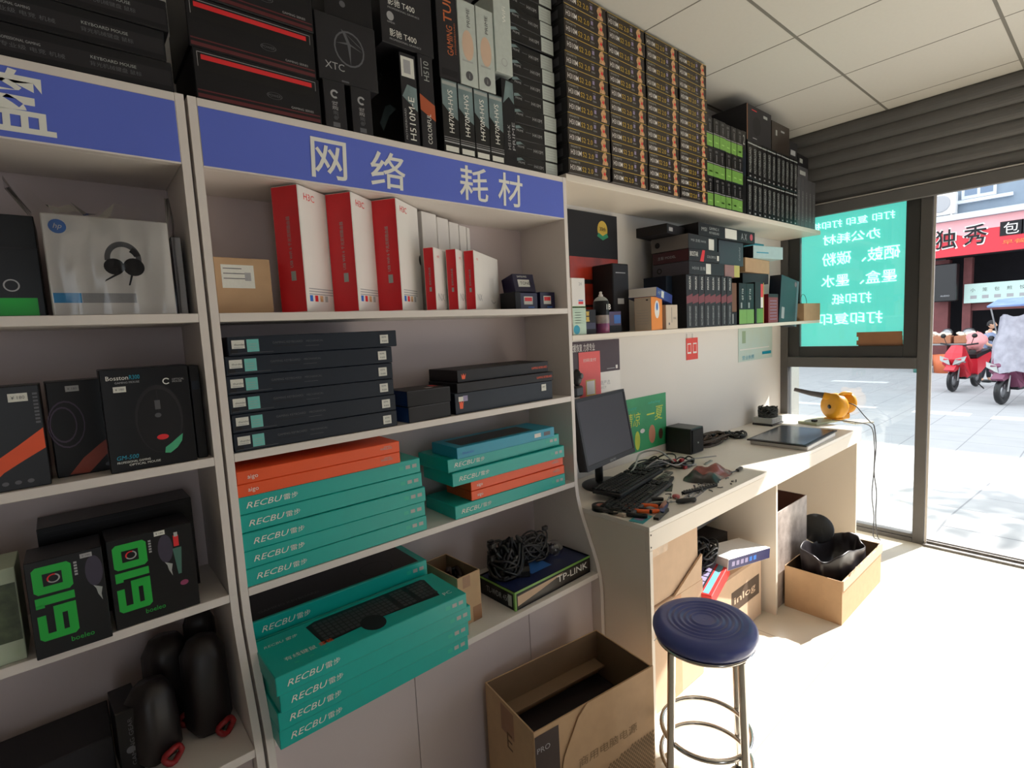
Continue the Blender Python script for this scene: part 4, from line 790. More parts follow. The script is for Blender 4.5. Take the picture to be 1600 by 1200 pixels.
b, f = carton(.265, .07, .292, M('midnight_card', (26, 34, 50), .4), {'R': M('steel_blue_side', (96, 120, 130), .5)}); F_ = f['F']; b.rect(F_, .03, .03, .07, .10, GRY); b.disc(F_, .215, .265, .016, M('dusty_rose', (130, 90, 100), .4)); b.rect(F_, .235, .0, .265, .29, MATS['steel_blue_side'])
place(b, 'product_box', 'large midnight blue box leaning outward beside the small kraft box', 'box', (3.060, .012, ZL), 0, tilt=(0, 8))
t = thing('kraft_tray', 'small kraft box overhanging the right end of lower wall shelf', 'carton', (3.380, -.012, ZL)); open_box(.275, .12, .112, KRF, KRD).build('box_walls', t)
b = MB(); b.tube(smooth_path([(.02, 0, 0), (.03, 0, .11), (.07, 0, .165), (.12, 0, .16), (.15, 0, .12), (.13, 0, .1), (.05, .01, .12), (.09, .02, .13)], 4), .0016, PLB, 5); tag(b.build('thin_wire', loc=(3.44, .05, ZL+.0065)), 'thin dark wire curling out of the small kraft box', 'wire')
# stacked small cartons near window on the lying group
b, f = carton(.37, .12, .080, KRF); place(b, 'carton', 'brown carton below the pale blue one near the window end of the shelf', 'carton', (2.700, .045, ZL+.2965), 4)
PBL = M('pale_blue_card', (176, 204, 206), .5, nz=.08); b, f = carton(.30, .12, .072, PBL, {'L': CHR}); b.rect(f['F'], .03, .03, .15, .036, CYB); place(b, 'carton', 'pale blue carton with dark end on top of the brown carton', 'carton', (2.800, .045, ZL+.3775), -8)
b, f = carton(.26, .10, .03, CYB); place(b, 'carton', 'thin bright blue box on top near the window end of the lower wall shelf', 'carton', (2.800, .10, ZL+.4505), 0)
# ================================================================== POSTERS ON THE WALL
FR = lambda x, z: (V((0, 0, 0)), V((1, 0, 0)), V((0, 0, 1)), V((0, -1, 0)))
def poster(w_, h, m, name, label, loc, cat='poster', curl=0): b = MB(); b.box(0, w_, -.0012, 0, 0, h, m); return b, (V((0, -.0012, 0)), V((1, 0, 0)), V((0, 0, 1)), V((0, -1, 0)))
b, f = poster(.60, .252, None or M('aubergine_paper', (72, 58, 68), .6), '', '', None); b.rect(f, 0, -.0, .60, .0, BLK); b.text(f, '数据恢复 力求专业', .245, .205, .036, WHC, w=.17); b.rect(f, .02, 0, .60, .098, WHC); b.rect(f, .567, .108, .582, .125, WHC); b.rect(f, .50, .110, .56, .113, GRY)
b.disc(f, .380, .038, .026, BLK, r0=.5); b.text(f, '好货严选', .42, .035, .022, GRY, w=.10); b.text(f, 'SELECT', .42, .018, .010, GRY, w=.07)
place(b, 'wall_poster', 'dark aubergine poster with white lower band beside the monitor', 'poster', (1.222, YB-.001, 1.1450))
b, f = poster(.150, .262, M('coral_paper', (236, 104, 104), .6), '', '', None); b.rect(f, .042, .055, .110, .130, GLD); b.rect(f, .048, .061, .104, .124, WHC, .0008); b.text(f, '扫码支付', .03, .215, .016, WHC, w=.09); b.text(f, 'WELCOME', .045, .02, .01, WHC, w=.06)
place(b, 'payment_card', 'coral pink payment card taped over the aubergine poster', 'card', (1.520, YB-.0035, 1.085))
b, f = poster(.385, .285, M('emerald_paper', (26, 142, 92), .5, nz=.2, ns=7, rgb2=(60, 176, 110)), '', '', None); YG = M('yellow_green_print', (200, 214, 70), .5, nz=.2, ns=20); b.text(f, '清凉', .02, .135, .075, YG, w=.13, shear=.2, lift=.0010); b.text(f, '一夏', .205, .145, .075, YG, w=.15, shear=.2); b.text(f, 'cool summer', .03, .225, .018, TEL, w=.09, shear=.3); b.text(f, 'refreshing', .22, .235, .018, TEL, w=.11, shear=.3)
b.disc(f, .25, .075, .03, M('peach_print', (196, 130, 100), .5), .05); b.disc(f, .12, .06, .022, YG, .05); b.disc(f, .33, .065, .02, M('dark_brown_print', (80, 50, 40), .5), .03); b.disc(f, .165, .105, .02, WHC, .012)
place(b, 'wall_poster', 'emerald green poster with yellow green lettering behind the black speaker', 'poster', (1.830, YB-.001, .800))
b, f = poster(.125, .125, M('vermilion_paper', (224, 70, 60), .6), '', '', None); b.rect(f, .012, .035, .052, .095, WHC); b.rect(f, .072, .035, .112, .095, WHC); b.rect(f, .016, .045, .048, .088, MATS['vermilion_paper'], .0008); b.rect(f, .076, .045, .108, .088, MATS['vermilion_paper'], .0008)
for i in (0, 1): b.rect(f, .060*i+.006, .118, .060*i+.009, .150, PLG)
place(b, 'wall_notice', 'small vermilion notice with two white frames on the wall below the shelf', 'notice', (2.430, YB-.001, 1.245))
b, f = poster(.50, .225, M('mint_paper', (206, 216, 200), .6, nz=.12, ns=8, rgb2=(190, 214, 214)), '', '', None); b.rect(f, .05, .12, .10, .20, M('sage_print', (150, 170, 140), .5)); b.rect(f, .02, .075, .45, .082, WHC); b.text(f, '营业执照', .05, .01, .028, CYB, w=.17); b.rect(f, .34, .03, .48, .05, CYB)
place(b, 'wall_notice', 'pale mint certificate sheet on the wall near the window', 'notice', (3.050, YB-.001, 1.185))
# ================================================================== DESK ITEMS
ZD = .7605
mon = thing('monitor', 'black flat screen monitor leaning back at the left end of the workbench', 'monitor', (1.300, .030, ZD), 8.7)
tl = math.radians(-10)
def tilted(b, y0, z0):
    for v in b.v:
        y, z = v.y-0, v.z; c, s_ = math.cos(-tl), math.sin(-tl); v.y = y0+y*c+z*s_*1.0; v.z = z0-y*s_+z*c
    return b
for nm, fn in (('screen_bezel', lambda b: (b.box(0, .41, .004, .045, 0, .30, PLB, .003), b.box(.0, .41, 0, .0045, 0, .022, PLB, .001), b.box(0, .41, 0, .0045, .287, .30, PLB, .001), b.box(0, .013, 0, .0045, .022, .287, PLB), b.box(.397, .41, 0, .0045, .022, .287, PLB), b.text((V((0, -.0003, 0)), V((1, 0, 0)), V((0, 0, 1)), V((0, -1, 0))), 'LENOVO', .18, .005, .009, SIL, w=.05))), ('screen', lambda b: b.box(.013, .397, .002, .0042, .022, .287, SCR))):
    b = MB(); fn(b); tilted(b, 0, .112); b.build(nm, mon)
b = MB(); b.tube([(.205, .075, .006), (.205, .075, .12), (.205, .085, .22)], .018, PLB, 10); b.build('stand_neck', mon)
b = MB(); b.lathe([(.115, 0), (.115, .006), (.10, .012), (.03, .018), (0, .018)], PLB, (.205, .03, 0), 30); o = b.build('stand_base', mon)
t = thing('web_camera', 'small black camera clipped to the top left of the monitor', 'camera', (1.318, .105, 1.178), 8.7)
b = MB(); b.box(-.03, .03, -.03, .03, 0, .045, PLB, .008); b.build('camera_mount', t); b = MB(); b.blob((0.01, -.01, .078), (.020, .020, .036), PLB, 3, .06); b.lathe([(.012, 0), (.012, -.006), (.006, -.008)], PLG, (.01, -.028, .085), 14, 'y'); b.build('camera_head', t)
sp = thing('desktop_speaker', 'black cube speaker with a tiny silver badge by the emerald poster', 'speaker', (2.195, .098, ZD), 0)
b = MB(); b.box(0, .125, 0, .155, 0, .138, PLB, .004); b.build('speaker_cabinet', sp); b = MB(); b.box(.008, .117, -.004, .0, .008, .130, M('speaker_cloth', (38, 38, 40), .9, nz=.3, ns=400, bump=.5), .003); b.build('front_grille', sp)
b = MB(); b.lathe([(.005, 0), (.005, -.003), (0, -.004)], SIL, (.06, -.004, .058), 8, 'y'); b.build('silver_badge', sp)
KEY = M('key_plastic', (34, 33, 35), .65, nz=.15, ns=60); KEYG = M('keyboard_grey', (72, 70, 72), .6, nz=.1)
def keyboard(name, label, loc, yaw, m, tilt=(0, 0), w_=.44, d=.145):
    t = thing(name, label, 'keyboard', loc, yaw); t.rotation_euler.x = math.radians(tilt[0])
    b = MB(); b.box(0, w_, 0, d, .0, .016, m, .004); b.build('keyboard_case', t); b = MB()
    for r in range(6):
        x_ = .010; rr = random.Random(r*7+3)
        while x_ < w_-.026:
            kw = .0165 if not (r == 0 and .10 < x_ < .14) else .10
            if not (w_*.64 < x_ < w_*.66 or w_*.77 < x_ < w_*.79): b.box(x_, x_+kw, .010+.0215*r, .010+.0215*r+.0165, .0155, .0225, KEY, .002)
            x_ += kw+.0022
    b.build('key_caps', t); return t
keyboard('keyboard', 'grey black keyboard lying askew in front of the monitor', (1.245, -.228, ZD+.001), 14, KEYG)
keyboard('keyboard', 'black keyboard resting on top of the grey one', (1.330, -.110, ZD+.0255), 11, KEY, w_=.42, d=.13)
# pile of black things near front-left
wad('cable_bundle', 'black cable tangle in front of the keyboards at the desk corner', 'cable', (1.265, -.150, ZD+.001), (.045, .05, .02), 6, PLB, .004, 21)
t = thing('tape_roll', 'roll of black tape with a pinkish core on the front left of the workbench', 'tape', (1.247, -.098, ZD))
t.location = (1.238, -.085, ZD); b = MB(); b.lathe([(.017, 0), (.034, 0), (.034, .019), (.017, .019), (.017, 0)], PLB, n=28); b.build('tape_ring', t); b = MB(); b.lathe([(.014, 0), (.017, 0), (.017, .0195), (.014, .0195), (.014, 0)], M('salmon_core', (170, 110, 100), .6), n=24); b.build('tape_core', t)
def pliers(name, label, loc, yaw, mh, ln=.15):
    t = thing(name, label, 'pliers', loc, yaw); t.scale = (1.3, 1.3, 1.3)
    for s_ in (-1, 1):
        b = MB(); b.tube(smooth_path([(0, 0, .008), (.02, s_*.014, .008), (.05, s_*.026, .008), (.08, s_*.024, .008), (.10, s_*.018, .008)], 3), [.005]*1+[.0065]*11+[.005], mh, 8); b.build('handle', t)
    b = MB(); b.lathe([(.010, 0), (.010, .012), (0, .012)], STL, (-.002, 0, .002), 14); b.prism([(-.002, -.009), (-.045, -.003), (-.045, .003), (-.002, .009)], .003, .011, STL, 'z'); b.build('jaws', t); return t
pliers('pliers', 'cutting pliers with bright orange handles on the desk corner', (1.285, -.155, ZD), -52, M('handle_orange', (244, 104, 36), .4))
pliers('pliers', 'dark handled pliers lying just behind the orange pair', (1.352, -.150, ZD), -38, PLB)
pliers('pliers', 'black handled pliers beside the roll of tape', (1.262, -.142, ZD), -75, PLB)
b = MB(); b.box(0, .085, 0, .054, 0, .002, M('turquoise_plastic', (60, 160, 170), .4)); b.rect((V((0, 0, .002)), V((1, 0, 0)), V((0, 1, 0)), V((0, 0, 1))), .02, .012, .05, .045, PUR); place(b, 'plastic_card', 'turquoise card at the very front corner of the workbench', 'card', (1.222, -.290, ZD), 12)
b = MB(); b.prism([(0, 0), (.11, .004), (.12, .012), (.10, .022), (.0, .020)], 0, .010, PLB, 'z'); place(b, 'utility_knife', 'black utility knife beside the turquoise card', 'knife', (1.285, -.312, ZD), 12)
t = thing('utility_knife', 'dark blue handled cutter lying along the desk front edge', 'knife', (1.345, -.297, ZD), 26); b = MB(); b.prism([(0, .002), (.11, 0), (.125, .006), (.115, .018), (.02, .020), (0, .014)], 0, .013, M('blue_handle', (48, 62, 120), .4), 'z'); b.build('handle', t); b = MB(); b.prism([(-.035, .006), (0, .004), (0, .013), (-.025, .012)], .004, .0055, STL, 'z'); b.build('blade', t)
def screwdriver(label, loc, yaw, mh):
    t = thing('screwdriver', label, 'screwdriver', loc, yaw); b = MB(); b.lathe([(.004, 0), (.0085, .006), (.0105, .03), (.0085, .06), (.010, .078), (.006, .084), (0, .085)], mh, (0, 0, .0105), 12, 'x'); b.build('handle', t); b = MB(); b.tube([(-.085, 0, .0105), (0, 0, .0105)], .0025, STL, 6); b.build('shaft', t)
screwdriver('screwdriver with thick black grip near the desk front edge', (1.475, -.262, ZD), -30, PLB)
screwdriver('slim screwdriver with translucent amber grip behind the black gripped one', (1.45, -.235, ZD), 200, M('amber_grip', (170, 110, 90), .3))
b = MB()
for i in range(3): b.box(0, .26, .016*i, .016*i+.009, 0, .0025, STL, .0004)
rr = random.Random(3)
place(b, 'ruler', 'thin steel strips lying side by side in the middle front of the desk', 'ruler', (1.560, -.285, ZD), 10)
SCRP = M('scrap_metal', (70, 70, 70), .45, metal=.5, nz=.5, ns=40, rgb2=(170, 168, 160))
spots = sorted((rr.uniform(1.40, 1.92), rr.random(), rr.uniform(0, 360)) for k in range(44)); cnt = [0]*4
for k, (x_, q_, a_) in enumerate(spots):
    y_ = -.17-.11*q_+(x_-1.5)*-.05; b = MB(); q = k % 4; cnt[q] += 1
    if q == 0: b.box(-.006, .006, -.004, .004, 0, .005, SCRP, .001)
    elif q == 1: b.lathe([(.003, 0), (.003, .004), (.0055, .004), (.004, .007), (0, .007)], STL, n=8)
    elif q == 2: b.box(-.014, .014, -.003, .003, 0, .003, PLB, .0008); b.box(.014, .02, -.002, .002, 0, .002, STL)
    else: b.tube([(-.012, 0, .002), (0, .006, .002), (.012, 0, .002)], .002, PLG, 5)
    place(b, ('metal_chip', 'screw', 'pin_connector', 'wire_clip')[q], '%s on the desk scatter, %s of its kind from left' % (('tiny square metal chip', 'tiny round headed screw', 'short black pin connector', 'tiny bent grey wire clip')[q], OLR[cnt[q]-1]), 'part', (x_, y_, ZD+.0003), a_, ('tiny metal chips', 'tiny screws', 'short pin connectors', 'tiny wire clips')[q]+' scattered on the workbench')
b = MB(); b.box(0, .19, 0, .018, 0, .010, PLB, .002)
for i in range(12): b.box(.008+.015*i, .016+.015*i, .004, .014, .010, .014, SCRP)
place(b, 'circuit_strip', 'long black connector strip lying across the desk scatter', 'electronic part', (1.595, -.225, ZD), -14)
b = MB(); b.box(0, .10, 0, .07, 0, .003, M('circuit_green', (40, 60, 44), .4, nz=.5, ns=80)); [b.box(rr.uniform(0, .085), rr.uniform(.086, .098), rr.uniform(0, .03), rr.uniform(.035, .06), .003, rr.uniform(.006, .014), SCRP, .001) for _ in range(3)]
place(b, 'circuit_board', 'small dark circuit board scrap beside the keyboards', 'circuit board', (1.600, -.165, ZD), 30)
b = MB(); b.lathe([(.012, 0), (.016, .004), (.014, .012), (.0, .014)], M('pink_rubber', (200, 110, 110), .5), n=14); place(b, 'rubber_bulb', 'small pink rubber dot near the screwdrivers', 'part', (1.540, -.222, ZD))
b = MB(); b.lathe([(.028, 0), (.030, .004), (.02, .012), (0, .014)], GRY, n=16); place(b, 'metal_dish', 'small grey dish beside the orange pliers', 'dish', (1.385, -.212, ZD))
# anti-static bag with red inside
b = MB(); n1, n2 = 14, 10; DKR = M('dark_red_film', (84, 34, 44), .22, nz=.5, ns=12, rgb2=(190, 110, 100))
for i in range(n1+1):
    for j in range(n2+1):
        u, v = i/n1, j/n2; e = math.sin(PI*u)*math.sin(PI*v); z = .001+.038*e**.7*(1+.35*math.sin(9*u+4*v)+.3*math.sin(13*v-5*u)); b.v.append(V((u*.25+.01*math.sin(7*v), v*.15+.012*math.sin(6*u), max(.001, z))))
b.add([], [], DKR)
for i in range(n1):
    for j in range(n2): a = i*(n2+1)+j; b.f.append((a, a+n2+1, a+n2+2, a+1)); b.m.append(b.mi(DKR if i > 4 else PLB)); b.sm.append(True)
place(b, 'plastic_bag', 'crumpled dark red glossy bag in the middle of the workbench', 'bag', (1.790, -.265, ZD), 14)
b = MB(); b.tube(smooth_path([(0, 0, .01), (.08, .02, .02), (.15, .0, .05), (.25, -.02, .012), (.40, .015, .006), (.55, -.03, .005)], 5), .0035, GRY, 6); place(b, 'grey_cable', 'light grey cable looping over the desk clutter to the right', 'cable', (1.62, .03, ZD+.02), -6)
b = MB(); b.tube(smooth_path([(.0, .02, .03), (.1, .045, .055), (.22, .10, .085), (.30, .05, .09), (.36, -.02, .02), (.46, -.05, .008)], 5), .0045, SIL, 6); place(b, 'grey_cable', 'thick pale cable arching in front of the black speaker', 'cable', (1.56, .02, ZD), 0)
wad('cable_bundle', 'tangle of black power leads between monitor and speaker', 'cable', (1.83, .105, ZD+.001), (.20, .07, .04), 10, PLB, .004, 31, plug=PLB)
wad('cable_bundle', 'dark leads and clips with a red connector in front of the speaker', 'cable', (1.975, .015, ZD+.001), (.08, .04, .035), 7, PLB, .0035, 33, plug=M('red_plug', (170, 40, 48), .4))
wad('cable_bundle', 'brown black cable pile lying along the wall right of the speaker', 'cable', (2.50, .17, ZD+.001), (.20, .07, .045), 14, M('brown_rubber', (70, 56, 46), .6), .005, 35, plug=PLB)
wad('cable_bundle', 'loose black headphones lead end at the right of the brown cable pile', 'cable', (2.74, .13, ZD+.001), (.07, .06, .03), 6, PLB, .005, 36, plug=PLB)
b = MB(); b.box(-.03, .03, -.008, .008, 0, .012, PLB, .003); b.tube([(-.03, 0, .006), (-.14, .03, .004), (-.24, .06, .004)], .003, PLB, 6); place(b, 'usb_plug', 'black plug lying in the sunlit patch on the workbench', 'plug', (2.07, -.222, ZD), 8)
# laptop panel on a white base, pile, strip board, blower
t = thing('tablet_screen', 'large slate coloured screen panel lying on a white casing', 'screen', (2.610, -.315, ZD), -4)
t.rotation_euler.z = math.radians(2)
b = MB(); b.box(0.02, .47, .0, .30, 0, .022, WHC, .003); b.build('white_casing', t); b = MB(); b.box(0, .50, 0, .31, .0225, .030, PLB, .002); b.build('screen_frame', t); b = MB(); b.box(.016, .484, .014, .296, .030, .0315, SCB); b.build('glass_panel', t)
b = MB(); b.box(0, .17, 0, .13, 0, .012, PLB, .001); b.box(.005, .165, .005, .125, .0122, .050, SIL, .002); 
for i in range(6): b.box(.012+.025*i, .026+.025*i, .003, .005, .018, .044, GRY)
place(b, 'power_module', 'small grey finned module near the wall at the window end', 'electronic part', (3.165, .095, ZD), 0)
wad('fluff_heap', 'dark frayed heap of mesh sitting on the finned module', 'cable', (3.250, .160, ZD+.0515), (.072, .055, .066), 46, M('frayed_grey', (62, 64, 62), .8), .004, 41)
b = MB(); b.box(0, .30, 0, .13, 0, .016, M('khaki_plastic', (176, 180, 150), .5), .003); b.box(.03, .06, .03, .06, .016, .030, PLB, .004); STRIP = place(b, 'power_strip', 'khaki slab with a black knob under the yellow blower', 'power strip', (3.330, -.110, ZD), -14)
b = MB(); b.box(0, .14, 0, .10, 0, .010, M('pale_plastic', (200, 196, 180), .5), .002); place(b, 'plastic_plate', 'flat pale plate under the right side of the yellow blower', 'plate', (3.500, -.275, ZD), -30)
bl = thing('electric_blower', 'yellow electric blower with grey nozzle standing near the window', 'blower', (3.585, -.175, ZD+.0105), 0)
b = MB(); b.lathe([(.0, -.052), (.045, -.052), (.075, -.046), (.084, -.036), (.086, .010), (.080, .022), (.05, .026)], YEL, (0, 0, .090), 30, 'x'); b.lathe([(.014, -.0535), (.010, -.056), (0, -.056)], PLB, (0, 0, .090), 12, 'x')
b.build('fan_housing', bl)
b = MB(); b.lathe([(.03, .026), (.040, .030), (.046, .050), (.046, .070), (.070, .076), (.074, .084), (.072, .100), (.05, .108), (0, .110)], YEL, (0, 0, .106), 26, 'x'); b.build('motor_housing', bl)
b = MB(); b.box(.03, .095, -.030, .03, -.0, .04, YEL, .008); b.box(-.05, .02, -.045, .045, 0, .012, YEL, .004); b.build('base_foot', bl)
b = MB(); b.tube(smooth_path([(.0, -.03, .165), (.03, -.035, .176), (.07, -.04, .174), (.092, -.03, .16)], 4), .011, YEL, 10); b.build('grip_handle', bl)
b = MB(); b.tube([(-.015, .0, .145), (-.055, .045, .160)], [.027, .023], YEL, 14); b.build('outlet_collar', bl)
b = MB(); b.tube([(-.05, .040, .159), (-.10, .10, .172), (-.155, .185, .196)], [.020, .017, .012], M('nozzle_rubber', (92, 88, 90), .6), 14); b.build('rubber_nozzle', bl)
bl.rotation_euler.z = math.radians(-24); bl.location = (3.570, -.140, ZD+.0105)
for i, (dx, lab) in enumerate(((0, 'left'), (.03, 'right'))):
    b = MB(); p = [(.0, 0, .118), (-.0, -.05, .10), (-.01, -.10, .045), (-.02, -.14, .004), (-.035, -.165, -.02), (-.03+dx, -.175, -.15), (-.06+dx*2, -.175, -.30), (-.02-dx, -.18, -.45), (-.05+dx, -.185, -.60), (-.03-dx*.5, -.19, -.72), (.0+dx, -.20, -.762)]
    if i: p = [(-.11, .04, .012), (-.10, -.02, .010), (-.09, -.09, .006)]+[(q[0]-.03, q[1]-.0, q[2]) for q in p[4:]]
    b.tube(smooth_path(p, 5), .0033, PLG, 6); cd_ = b.build('power_cord'); host = (bl, STRIP)[i]
    cd_.parent = host; bpy.context.view_layer.update(); cd_.matrix_world = Matrix.Translation((3.585+.012*i, -.20+.012*i, ZD+.008))
# ================================================================== UNDER THE DESK
def torn(b, seed=1, amp=.004):
    rr = random.Random(seed)
    return b
t = thing('carton', 'tall closed kraft carton under the left bay of the workbench', 'carton', (1.232, -.285, 0))
b = MB(); b.box(0, .395, 0, .42, 0, .415, KRL, .004); f = frames(.395, .42, .415); b.rect(f['F'], .0, .36, .06, .41, TAP); b.rect(f['F'], .18, .0, .23, .41, M('pinkish_kraft', (206, 160, 128), .8, nz=.08)); b.build('carton_body', t)
t = thing('carton', 'worn kraft carton with taped flap on top of the tall left one', 'carton', (1.234, -.275, .4155))
b = MB(); b.box(0, .375, 0, .40, 0, .245, KRL, .005); f = frames(.375, .40, .245); b.rect(f['F'], .02, .19, .16, .24, M('crumpled_tape', (206, 178, 150), .35, nz=.3, ns=30, bump=.5)); b.build('carton_body', t)
b = MB(); b.prism([(.18, 0), (.375, .10), (.385, .105), (.375, .0)], -.012, -.004, KRL, 'y'); b.build('loose_flap', t)
t = thing('carton', 'large kraft carton with dark printed mark in the left bay of the workbench', 'carton', (1.695, -.255, 0))
b = MB(); b.box(0, .530, 0, .48, 0, .305, KRL, .008); f = frames(.53, .48, .305); b.rect(f['F'], .225, .125, .50, .225, M('umber_print', (88, 70, 56), .6)); b.text(f['F'], 'inlog', .25, .150, .045, KRL, w=.21, lift=.001, bold=.008); b.build('carton_body', t)
def printed_box(name, label, w_, d, h, m, ms, loc, yaw, tilt, kind):
    b, f = carton(w_, d, h, m, {'F': ms}, ch=.002); T_, F_ = f['T'], f['F']
    if kind == 'red':
        b.rect(T_, .01, d*.30, w_*.72, d*.97, CHR); b.rect(T_, .01, d*.10, w_-.01, d*.26, M('sky_strip', (110, 170, 190), .4))
        for r in range(2):
            for c in range(5): b.rect(T_, .016+c*w_*.14, d*.35+r*d*.2, .016+c*w_*.14+w_*.115, d*.35+r*d*.2+d*.16, PUR, .0008)
        b.rect(T_, .02, d*.80, w_*.70, d*.92, SIL, .0008); b.rect(T_, w_*.74, d*.32, w_-.01, d*.95, PUR)
    else:
        for c in range(6): b.rect(F_, .03+c*.036, h*.3, .054+c*.036, h*.7, PUR if c < 4 else BLP)
        b.rect(T_, w_*.35, d*.1, w_*.95, d*.6, WHC)
    return place(b, name, label, 'box', loc, yaw, tilt=tilt)
printed_box('product_box', 'red and grey box with tile pictures leaning on the marked carton', .26, .15, .055, M('scarlet_card', (226, 52, 52), .4), MATS['scarlet_card'], (1.625, -.325, .300), 12, (0, -8), 'red')
printed_box('product_box', 'dark blue sided box with a white top on the marked carton', .36, .16, .052, WHC, M('night_blue_card', (40, 40, 90), .4), (1.830, -.285, .372), -4, (0, 8), 'blue')
b, f = carton(.50, .34, .090, BLK); place(b, 'equipment_box', 'dark flat device under the blue and white box in the left bay', 'box', (1.690, -.10, .3065), 0)
b, f = carton(.46, .30, .075, PLG); f2 = f['F']; b.rect(f2, .33, .02, .38, .055, SIL); b.rect(f2, .15, .03, .2, .05, SIL); place(b, 'equipment_box', 'grey black device higher up in the left bay with a silver socket', 'box', (1.72, -.08, .460), 3)
wad('cable_bundle', 'dark cables heaped beneath the workbench top in the left bay', 'cable', (1.93, .05, .5365), (.20, .10, .07), 16, PLB, .005, 51)
wad('cable_bundle', 'dark leads packed between the left cartons and the marked carton', 'cable', (1.80, -.19, .3975), (.08, .05, .10), 12, PLB, .005, 52)
# right bay: crumpled silver carton, open carton, bag-lined bin
t = thing('carton', 'crumpled foil faced open carton standing behind the low carton', 'carton', (2.325, -.285, 0), 0)
FOI = M('crumpled_foil_card', (120, 92, 80), .35, nz=.5, ns=16, bump=.9, rgb2=(225, 212, 204), nsd=8); b = open_box(.375, .40, .500, FOI, M('maroon_inside', (104, 66, 54), .8), .005); b.build('carton_walls', t)
t = thing('carton', 'low open kraft carton holding a black lined bin in the right bay', 'carton', (2.385, -.556, 0), 0)
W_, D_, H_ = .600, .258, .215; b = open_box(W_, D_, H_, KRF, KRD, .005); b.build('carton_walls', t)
b = MB(); n = 22; rr = random.Random(9); top = [(W_*i/n, H_+.0+(.010*rr.uniform(-1, 1) if 0 < i < n else 0)) for i in range(n+1)]
b.prism([(0, H_-.045), (W_+.004, H_-.045)]+[(x_, z_+.004) for x_, z_ in reversed(top)], -.006, -.0004, KRL, 'y'); b.build('torn_rim', t)
b = MB(); b.prism([(0, .0), (.30, .0), (.29, .06), (.02, .065)], -.005, -.001, KRL, 'y')
t = thing('waste_bin', 'black bin lined with a glossy black bag inside the low carton', 'bin', (2.682, -.427, .006))
b = MB(); prof_ = [(.0, .002), (.85, .002), (.92, .05), (.96, .12), (.98, .19), (1.0, .240), (1.01, .258), (.97, .262), (.93, .245), (.90, .19), (.84, .12), (.5, .085), (0, .07)]; b.lathe(prof_, M('bin_bag_film', (36, 31, 34), .36, nz=.2, ns=12, bump=.6), n=44)
for i, v in enumerate(b.v):
    a = math.atan2(v.y, v.x); r_ = math.hypot(v.x, v.y); k = 1+(.035*math.sin(7*a+v.z*14)+.03*math.sin(12*a-v.z*9)+.02*math.sin(19*a))*min(1, r_)
    c, d = math.cos(a), math.sin(a); q = (abs(c)**3+abs(d)**3)**(-1/3); z0 = v.z
    v.x = r_*k*q*c*.262; v.y = r_*k*q*d*.106
    if z0 > .11: v.z += (.020*math.sin(3*a+1)+.009*math.sin(6*a+2)+.003*math.sin(15*a)-.030*c)*min(1, (z0-.11)/.1)
bo = b.build('bag_lining', t); bm_ = bo.modifiers.new('smooth', 'SUBSURF'); bm_.levels = 1; bm_.render_levels = 1
b = MB(); rr = random.Random(5); b.blob((0, 0, .06), (.022, .085, .05), MATS['bin_bag_film'], 7, .25, 16); place(b, 'plastic_bag', 'gathered glossy black bag lump at the right of the black bin', 'bag', (2.955, -.425, .016), 0)
b = MB(); b.lathe([(.0, .0), (.074, .004), (.084, .010), (.080, .016), (0, .012)], PLB, n=30); place(b, 'bin_lid', 'round black lid propped upright behind the bin', 'lid', (2.800, -.300, .285), 0, tilt=(20, -50))
# ================================================================== BIG CARTON + STOOL
t = thing('open_carton', 'big open kraft carton with folded flap in front of the shelf base', 'carton', (.600, -.366, 0), -7.0)
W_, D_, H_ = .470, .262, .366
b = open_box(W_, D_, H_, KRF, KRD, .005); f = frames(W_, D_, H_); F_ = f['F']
HEX = M('hex_print', (132, 106, 76), .8); DKP = M('dark_brown_panel', (58, 44, 42), .6)
b.text(F_, '商用电脑电源', .15, .185, .030, HEX, w=.24, lift=.0055); b.text(F_, '商用电脑主机箱', .145, .135, .026, M('olive_ink', (120, 98, 66), .8), w=.27, lift=.0058) if False else None
for r in range(22):
    for c in range(30):
        u = .070+.0135*c+(.00675 if r % 2 else 0); v = .148-.0068*r*1.15
        if u > W_-.008 or v < .004 or (u-.06) < (r < 6)*(.05*(6-r)): continue
        b.poly(F_, [(u+.0052*math.cos(PI/3*k+PI/6), v+.0052*math.sin(PI/3*k+PI/6)) for k in range(6)], HEX, .0055)
b.text(f['L'], 'E', .12, .23, .05, M('olive_ink2', (110, 84, 60), .8)); b.rect(f['L'], .09, .27, .16, .355, TAP)
b.build('carton_walls', t)
b = MB(); b.rect(F_, .002, .004, .085, .352, DKP, .001); b.text(F_, 'PRO', .008, .300, .016, GRY, w=.045, lift=.0016); b.build('dark_printed_corner', t)
b = MB(); b.prism([(.062, 0), (.075, .16), (.10, .25), (.155, .342), (.19, H_+.004), (W_, H_+.004), (W_, 0)], -.0048, -.0012, KRF, 'y'); b.build('outer_kraft_sleeve', t)
b = MB(); b.box(.008, W_-.008, .090, D_-.008, .200, .206, M('dark_foam', (44, 34, 36), .8)); b.box(.02, W_-.02, D_-.060, D_-.0065, .262, .268, KRD); b.build('inner_tray', t)
st = thing('bar_stool', 'round stool with ribbed dark blue vinyl seat and chrome legs', 'stool', (1.130, -.571, 0), 32)
SH = .560; R = .151
b = MB(); pr = [(0, SH-.001)]
for r_ in [i*.0035 for i in range(1, 37)]:
    pr.append((r_, SH+.0020*math.cos(r_/.0175*2*PI)*(1 if .032 < r_ < .106 else .0)-(.0005 if r_ < .03 else 0)))
pr += [(.134, SH-.002), (.144, SH-.008), (R, SH-.018), (R+.001, SH-.030), (R-.002, SH-.042), (R-.010, SH-.050), (0, SH-.052)]
b.lathe(pr, VIN, n=64); b.build('cushion_seat', st)
